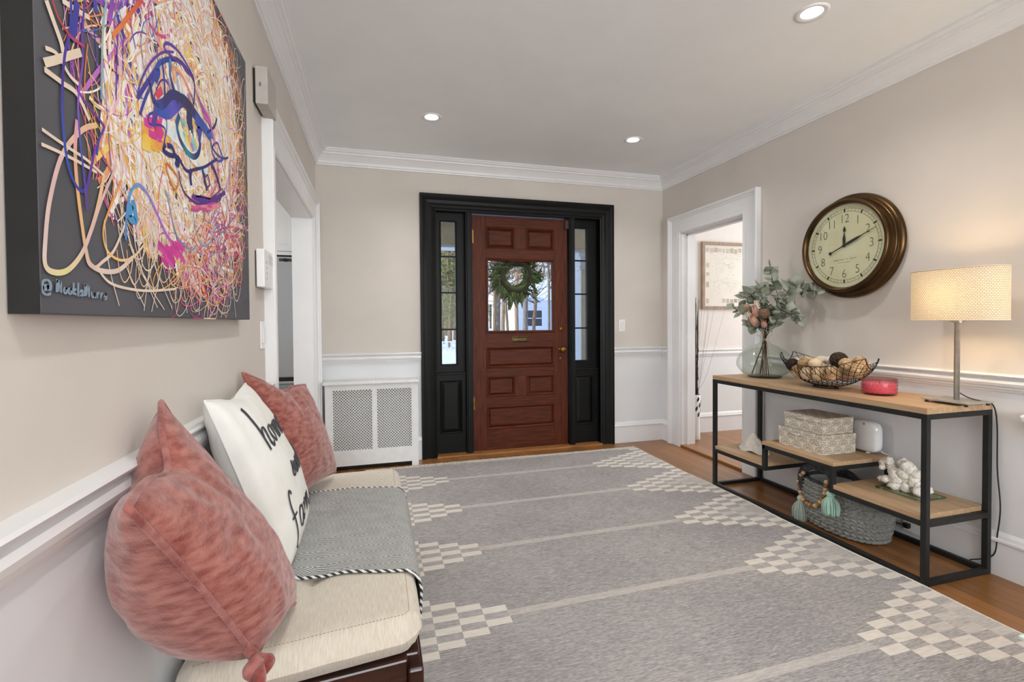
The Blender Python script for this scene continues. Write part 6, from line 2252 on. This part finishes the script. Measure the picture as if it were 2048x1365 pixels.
# ---- porch
m_porch = M('cream_porch_paint', '#ecdcbc', '#e2d2b2', rough=0.7)
m_porchw = M('white_porch_paint', '#e9e9ea', '#e2e2e4', rough=0.6)
struct(MB().box(-2.6, 5.8, 4.416, 6.6, -0.20, -0.06).build('floor', M('porch_slab_paint', '#8f8b86', '#85817c', rough=0.8)), 'porch floor outside the front door')
po = struct(MB().box(-2.6, 5.8, 4.42, 6.7, 2.52, 2.62).build('ceiling', m_porch), 'cream porch ceiling outside the front door')
MB().box(-2.6, 5.8, 6.30, 6.55, 2.22, 2.52).build('beam', m_porch, po)
MB().box(-2.6, 5.8, 6.27, 6.58, 2.19, 2.22).build('beam_edge', m_porchw, po)
for cx_ in (2.935, -1.75):
    t = thing('porch_column', (cx_, 6.42, -0.06), 'square porch column, sunlit side painted white and shaded sides cream, beyond the %s sidelight' % ('switch side' if cx_ > 0 else 'radiator side'), 'column')
    MB().box(cx_ - 0.13, cx_ + 0.13, 6.29, 6.55, -0.06, 1.94).build('shaft', m_porch, t, bevel=0.006)  # cream stands in for shade on the faces towards the house
    MB().box(cx_ - 0.131, cx_ - 0.128, 6.30, 6.54, 0.1, 1.94).build('sunlit_face', m_porchw, t)  # white sheet paints the sunlight on the left side into the colour
    MB().box(cx_ - 0.16, cx_ + 0.16, 6.26, 6.58, 1.94, 1.99).build('capital_moulding', m_porchw, t, bevel=0.008)
    MB().box(cx_ - 0.145, cx_ + 0.145, 6.275, 6.565, 1.99, 2.12).build('capital', m_porchw, t)
    MB().box(cx_ - 0.175, cx_ + 0.175, 6.245, 6.595, 2.12, 2.19).build('abacus', m_porchw, t, bevel=0.01)
    MB().box(cx_ - 0.16, cx_ + 0.16, 6.26, 6.58, -0.06, 0.08).build('plinth', m_porchw, t)

# ---- snow covered ground
def ground_z(x, y):
    return -0.62 + 0.9 * min(1, max(0, (y - 6) / 36)) ** 1.2 + 0.06 * noise.noise(V((x * 0.25, y * 0.25, 0))) + (0.03 * noise.noise(V((x * 1.3, y * 1.1, 3))))


b = MB()
b.grid(lambda u, v: (-45 + 110 * u, 5.6 + 84 * v * v + 2 * v, ground_z(-45 + 110 * u, 5.6 + 84 * v * v + 2 * v)), 90, 70)
o = b.build('snow_ground', m_snow, None, smooth=True, fix=False)
o['kind'] = 'structure'
o['label'] = 'snow covered front yard'

# ---- neighbour house
hx, hy = 19.5, 34.0
gz = ground_z(hx, hy) - 0.2
t = thing('house', (hx, hy, gz), 'long white house with dark windows across the snowy yard', 'house')
m_sid = M('white_siding', '#e6e8ee', '#dcdfe6', rough=0.7, ns=2, st=(0.1, 0.1, 20))
MB().box(hx - 9.5, hx + 8, hy, hy + 8, gz, gz + 3.1).build('wall', m_sid, t)
MB().add([(hx - 10, hy - 0.5, gz + 3.0), (hx + 8.5, hy - 0.5, gz + 3.0), (hx + 8.5, hy + 4, gz + 4.9), (hx - 10, hy + 4, gz + 4.9), (hx + 8.5, hy + 8.5, gz + 3.0), (hx - 10, hy + 8.5, gz + 3.0)], [(0, 1, 2, 3), (3, 2, 4, 5), (0, 3, 5), (1, 4, 2), (0, 5, 4, 1)]).build('roof', m_snow, t)
for k, wx in enumerate((-8.2, -5.4, -2.6, 0.4, 3.4, 5.9)):
    f = MB().sweep([(0, 0), (0, 0.06), (-0.12, 0.06), (-0.12, 0)], [(hx + wx - 0.75, gz + 0.95), (hx + wx - 0.75, gz + 2.35), (hx + wx + 0.75, gz + 2.35), (hx + wx + 0.75, gz + 0.95)], XZ(hy), closed=True).box(hx + wx - 0.03, hx + wx + 0.03, hy - 0.05, hy, gz + 0.95, gz + 2.35).box(hx + wx - 0.7, hx + wx + 0.7, hy - 0.05, hy, gz + 1.62, gz + 1.68).build('window', m_porchw, t)
    MB().box(hx + wx - 0.66, hx + wx + 0.66, hy - 0.02, hy - 0.005, gz + 1.0, gz + 2.3).build('pane', M('dark_house_glass', '#39414a', '#2b3138', rough=0.2), f)
# ---- low white fence
t = thing('picket_fence', (9, 24, ground_z(9, 24)), 'low white picket fence across the snowy yard', 'fence')
fz = 0.02
pk = MB().box(-0.055, 0.055, -0.01, 0.01, 0, 0.62).mesh('picket', m_porchw)
for k in range(60):
    xx = 2.0 + k * 0.23
    put('picket', pk, t, (xx, 24.0, ground_z(xx, 24) - 0.1))
for zz in (0.12, 0.42):
    MB().box(1.9, 15.9, 24.01, 24.05, ground_z(9, 24) + zz, ground_z(9, 24) + zz + 0.07).build('fence_rail', m_porchw, t)

# ---- trees
m_bark = [M('grey_bark', '#8b7f74', '#5f564e', rough=0.95, ns=8, st=(3, 3, 0.5), detail=6, bump=0.5), M('brown_bark', '#927a60', '#64513e', rough=0.95, ns=8, st=(3, 3, 0.5), detail=6, bump=0.5), M('tan_bark', '#a99073', '#7d664e', rough=0.95, ns=8, st=(3, 3, 0.5), detail=6, bump=0.5)]
m_fol = [M('pine_needles', '#55662f', '#7d8040', rough=0.8, ns=3), M('russet_leaves', '#8d6b38', '#6a5128', rough=0.8, ns=3), M('grey_twigs', '#7d7263', '#5d5448', rough=0.9, ns=3)]
tq = random.Random(31)


def bare_tree_meshes(h, r, seed, mat):
    g_ = random.Random(seed)
    tr, br = MB(), MB()
    pts_ = [V((g_.gauss(0, 0.03) * i, g_.gauss(0, 0.03) * i, h * i / 8)) for i in range(9)]
    tr.tube(crom(pts_, 3), [r * (1 - 0.6 * i / 24) for i in range(25)], 9)
    for k in range(46):
        f_ = g_.uniform(0.22, 0.98)
        p = pts_[min(7, int(f_ * 8))].lerp(pts_[min(8, int(f_ * 8) + 1)], f_ * 8 - int(f_ * 8))
        a = g_.uniform(0, 2 * pi)
        L = h * 0.17 * (1.1 - f_ * 0.6) * g_.uniform(0.5, 1.1)
        d = V((cos(a), sin(a), g_.uniform(0.15, 0.9)))
        e1 = p + d * L * 0.5 + V((0, 0, g_.uniform(-0.1, 0.1) * L))
        e2 = e1 + (d + V((g_.gauss(0, 0.4), g_.gauss(0, 0.4), g_.gauss(0.1, 0.3)))) * L * 0.5
        br.tube([p, e1, e2], [r * 0.16, r * 0.09, r * 0.03], 4)
        for j in range(5):
            q0 = p.lerp(e1, g_.random()) if j < 2 else e1.lerp(e2, g_.random())
            br.tube([q0, q0 + V((g_.gauss(0, 1), g_.gauss(0, 1), g_.gauss(0.2, 0.7))) * L * 0.22], [r * 0.05, r * 0.015], 3)
    return tr.mesh('trunk', mat, True), br.mesh('branches', mat, True)


def foliage_mesh(h, rad, seed, mat, n_=2600, zmin=0.15, leaf=0.10, cone=True):
    g_ = random.Random(seed)
    b = MB()
    for k in range(n_):
        z = g_.uniform(zmin, 1.0)
        rr = rad * ((1.05 - z) if cone else sin(pi * min(1, max(0.02, (z - zmin) / (1 - zmin)))) * 0.9 + 0.1) * sqrt(g_.random())
        a = g_.uniform(0, 2 * pi)
        p = V((rr * cos(a), rr * sin(a), z * h + g_.gauss(0, 0.1)))
        d = V((g_.gauss(0, 1), g_.gauss(0, 1), g_.gauss(0, 0.6))).normalized() * leaf * g_.uniform(0.6, 1.6)
        s_ = d.orthogonal().normalized() * leaf * 0.35
        b.add([p - s_, p + d, p + s_], [(0, 1, 2)])
    return b.mesh('foliage', mat)


kinds = []
for k in range(5):
    kinds.append(bare_tree_meshes(11, 0.20, 70 + k, m_bark[k % 3]))
fols = [foliage_mesh(11, 2.0, 5, m_fol[0], 4200, 0.12, 0.16), foliage_mesh(11, 1.9, 6, m_fol[1], 2600, 0.06, 0.13, False), foliage_mesh(11, 1.9, 8, m_fol[2], 2600, 0.2, 0.12, False)]


def tree(x, y, kind, fol, s_, label, group, sx=1.0):
    z = ground_z(x, y) - 0.15
    t = thing('tree', (x, y, z), label, 'tree', group)
    R_ = RZ(tq.uniform(0, 6.28))
    put('trunk', kinds[kind][0], t, (x, y, z), R_, (s_ * sx, s_ * sx, s_))
    put('branches', kinds[kind][1], t, (x, y, z), R_, (s_, s_, s_))['kind'] = 'stuff'
    if fol is not None:
        put('foliage', fols[fol], t, (x, y, z), R_, (s_, s_, s_))['kind'] = 'stuff'


# trunks that stand between the door and the white house
def gx_at(u, y):
    return on(1, y, u, 620).x


for u, y, k, sx in ((987, 13, 1, 0.29), (996, 27, 0, 0.85), (1006, 31.5, 2, 0.76), (1015, 19.5, 1, 0.33), (1033, 16.5, 2, 0.40), (1051, 22.5, 0, 0.70), (1068, 28, 1, 0.58), (1098, 10.5, 0, 0.18)):
    tree(gx_at(u, y), y, k, None, 1.0, 'bare tree trunk in the yard before the white house', 'bare trees before the white house', sx)
tree(gx_at(899, 26), 26, 1, 0, 1.0, 'big pine with green needles in the yard beyond the radiator side sidelight', 'pines in the yard', 0.7)
for u, y, k in ((884, 29, 0), (909, 33, 4), (893, 38, 3), (918, 43, 1)):
    tree(gx_at(u, y), y, k, 1 if k != 4 else 0, 0.62, 'russet leaved tree standing behind the big pine', 'trees behind the pine')
for k in range(24):
    y = 49 + (k % 5) * 8 + tq.uniform(-1, 1)
    x = gx_at(860 + 350 * (k + tq.uniform(-0.2, 0.2)) / 23, y)
    tree(x, y, k % 5, (2, None, 0, 2, 1)[k % 5], tq.uniform(0.8, 1.15), ('hazy grey bare tree', 'hazy leafless tall tree', 'distant pine', 'hazy twiggy tree', 'distant russet tree')[k % 5] + ' in the woods behind the white house', 'woods behind the white house')
for u, y in ((1150, 15), (1158, 20)):
    tree(gx_at(u, y), y, 3, None, 0.8, 'bare tree in the yard beyond the porch column', 'bare trees by the porch column', 0.4)
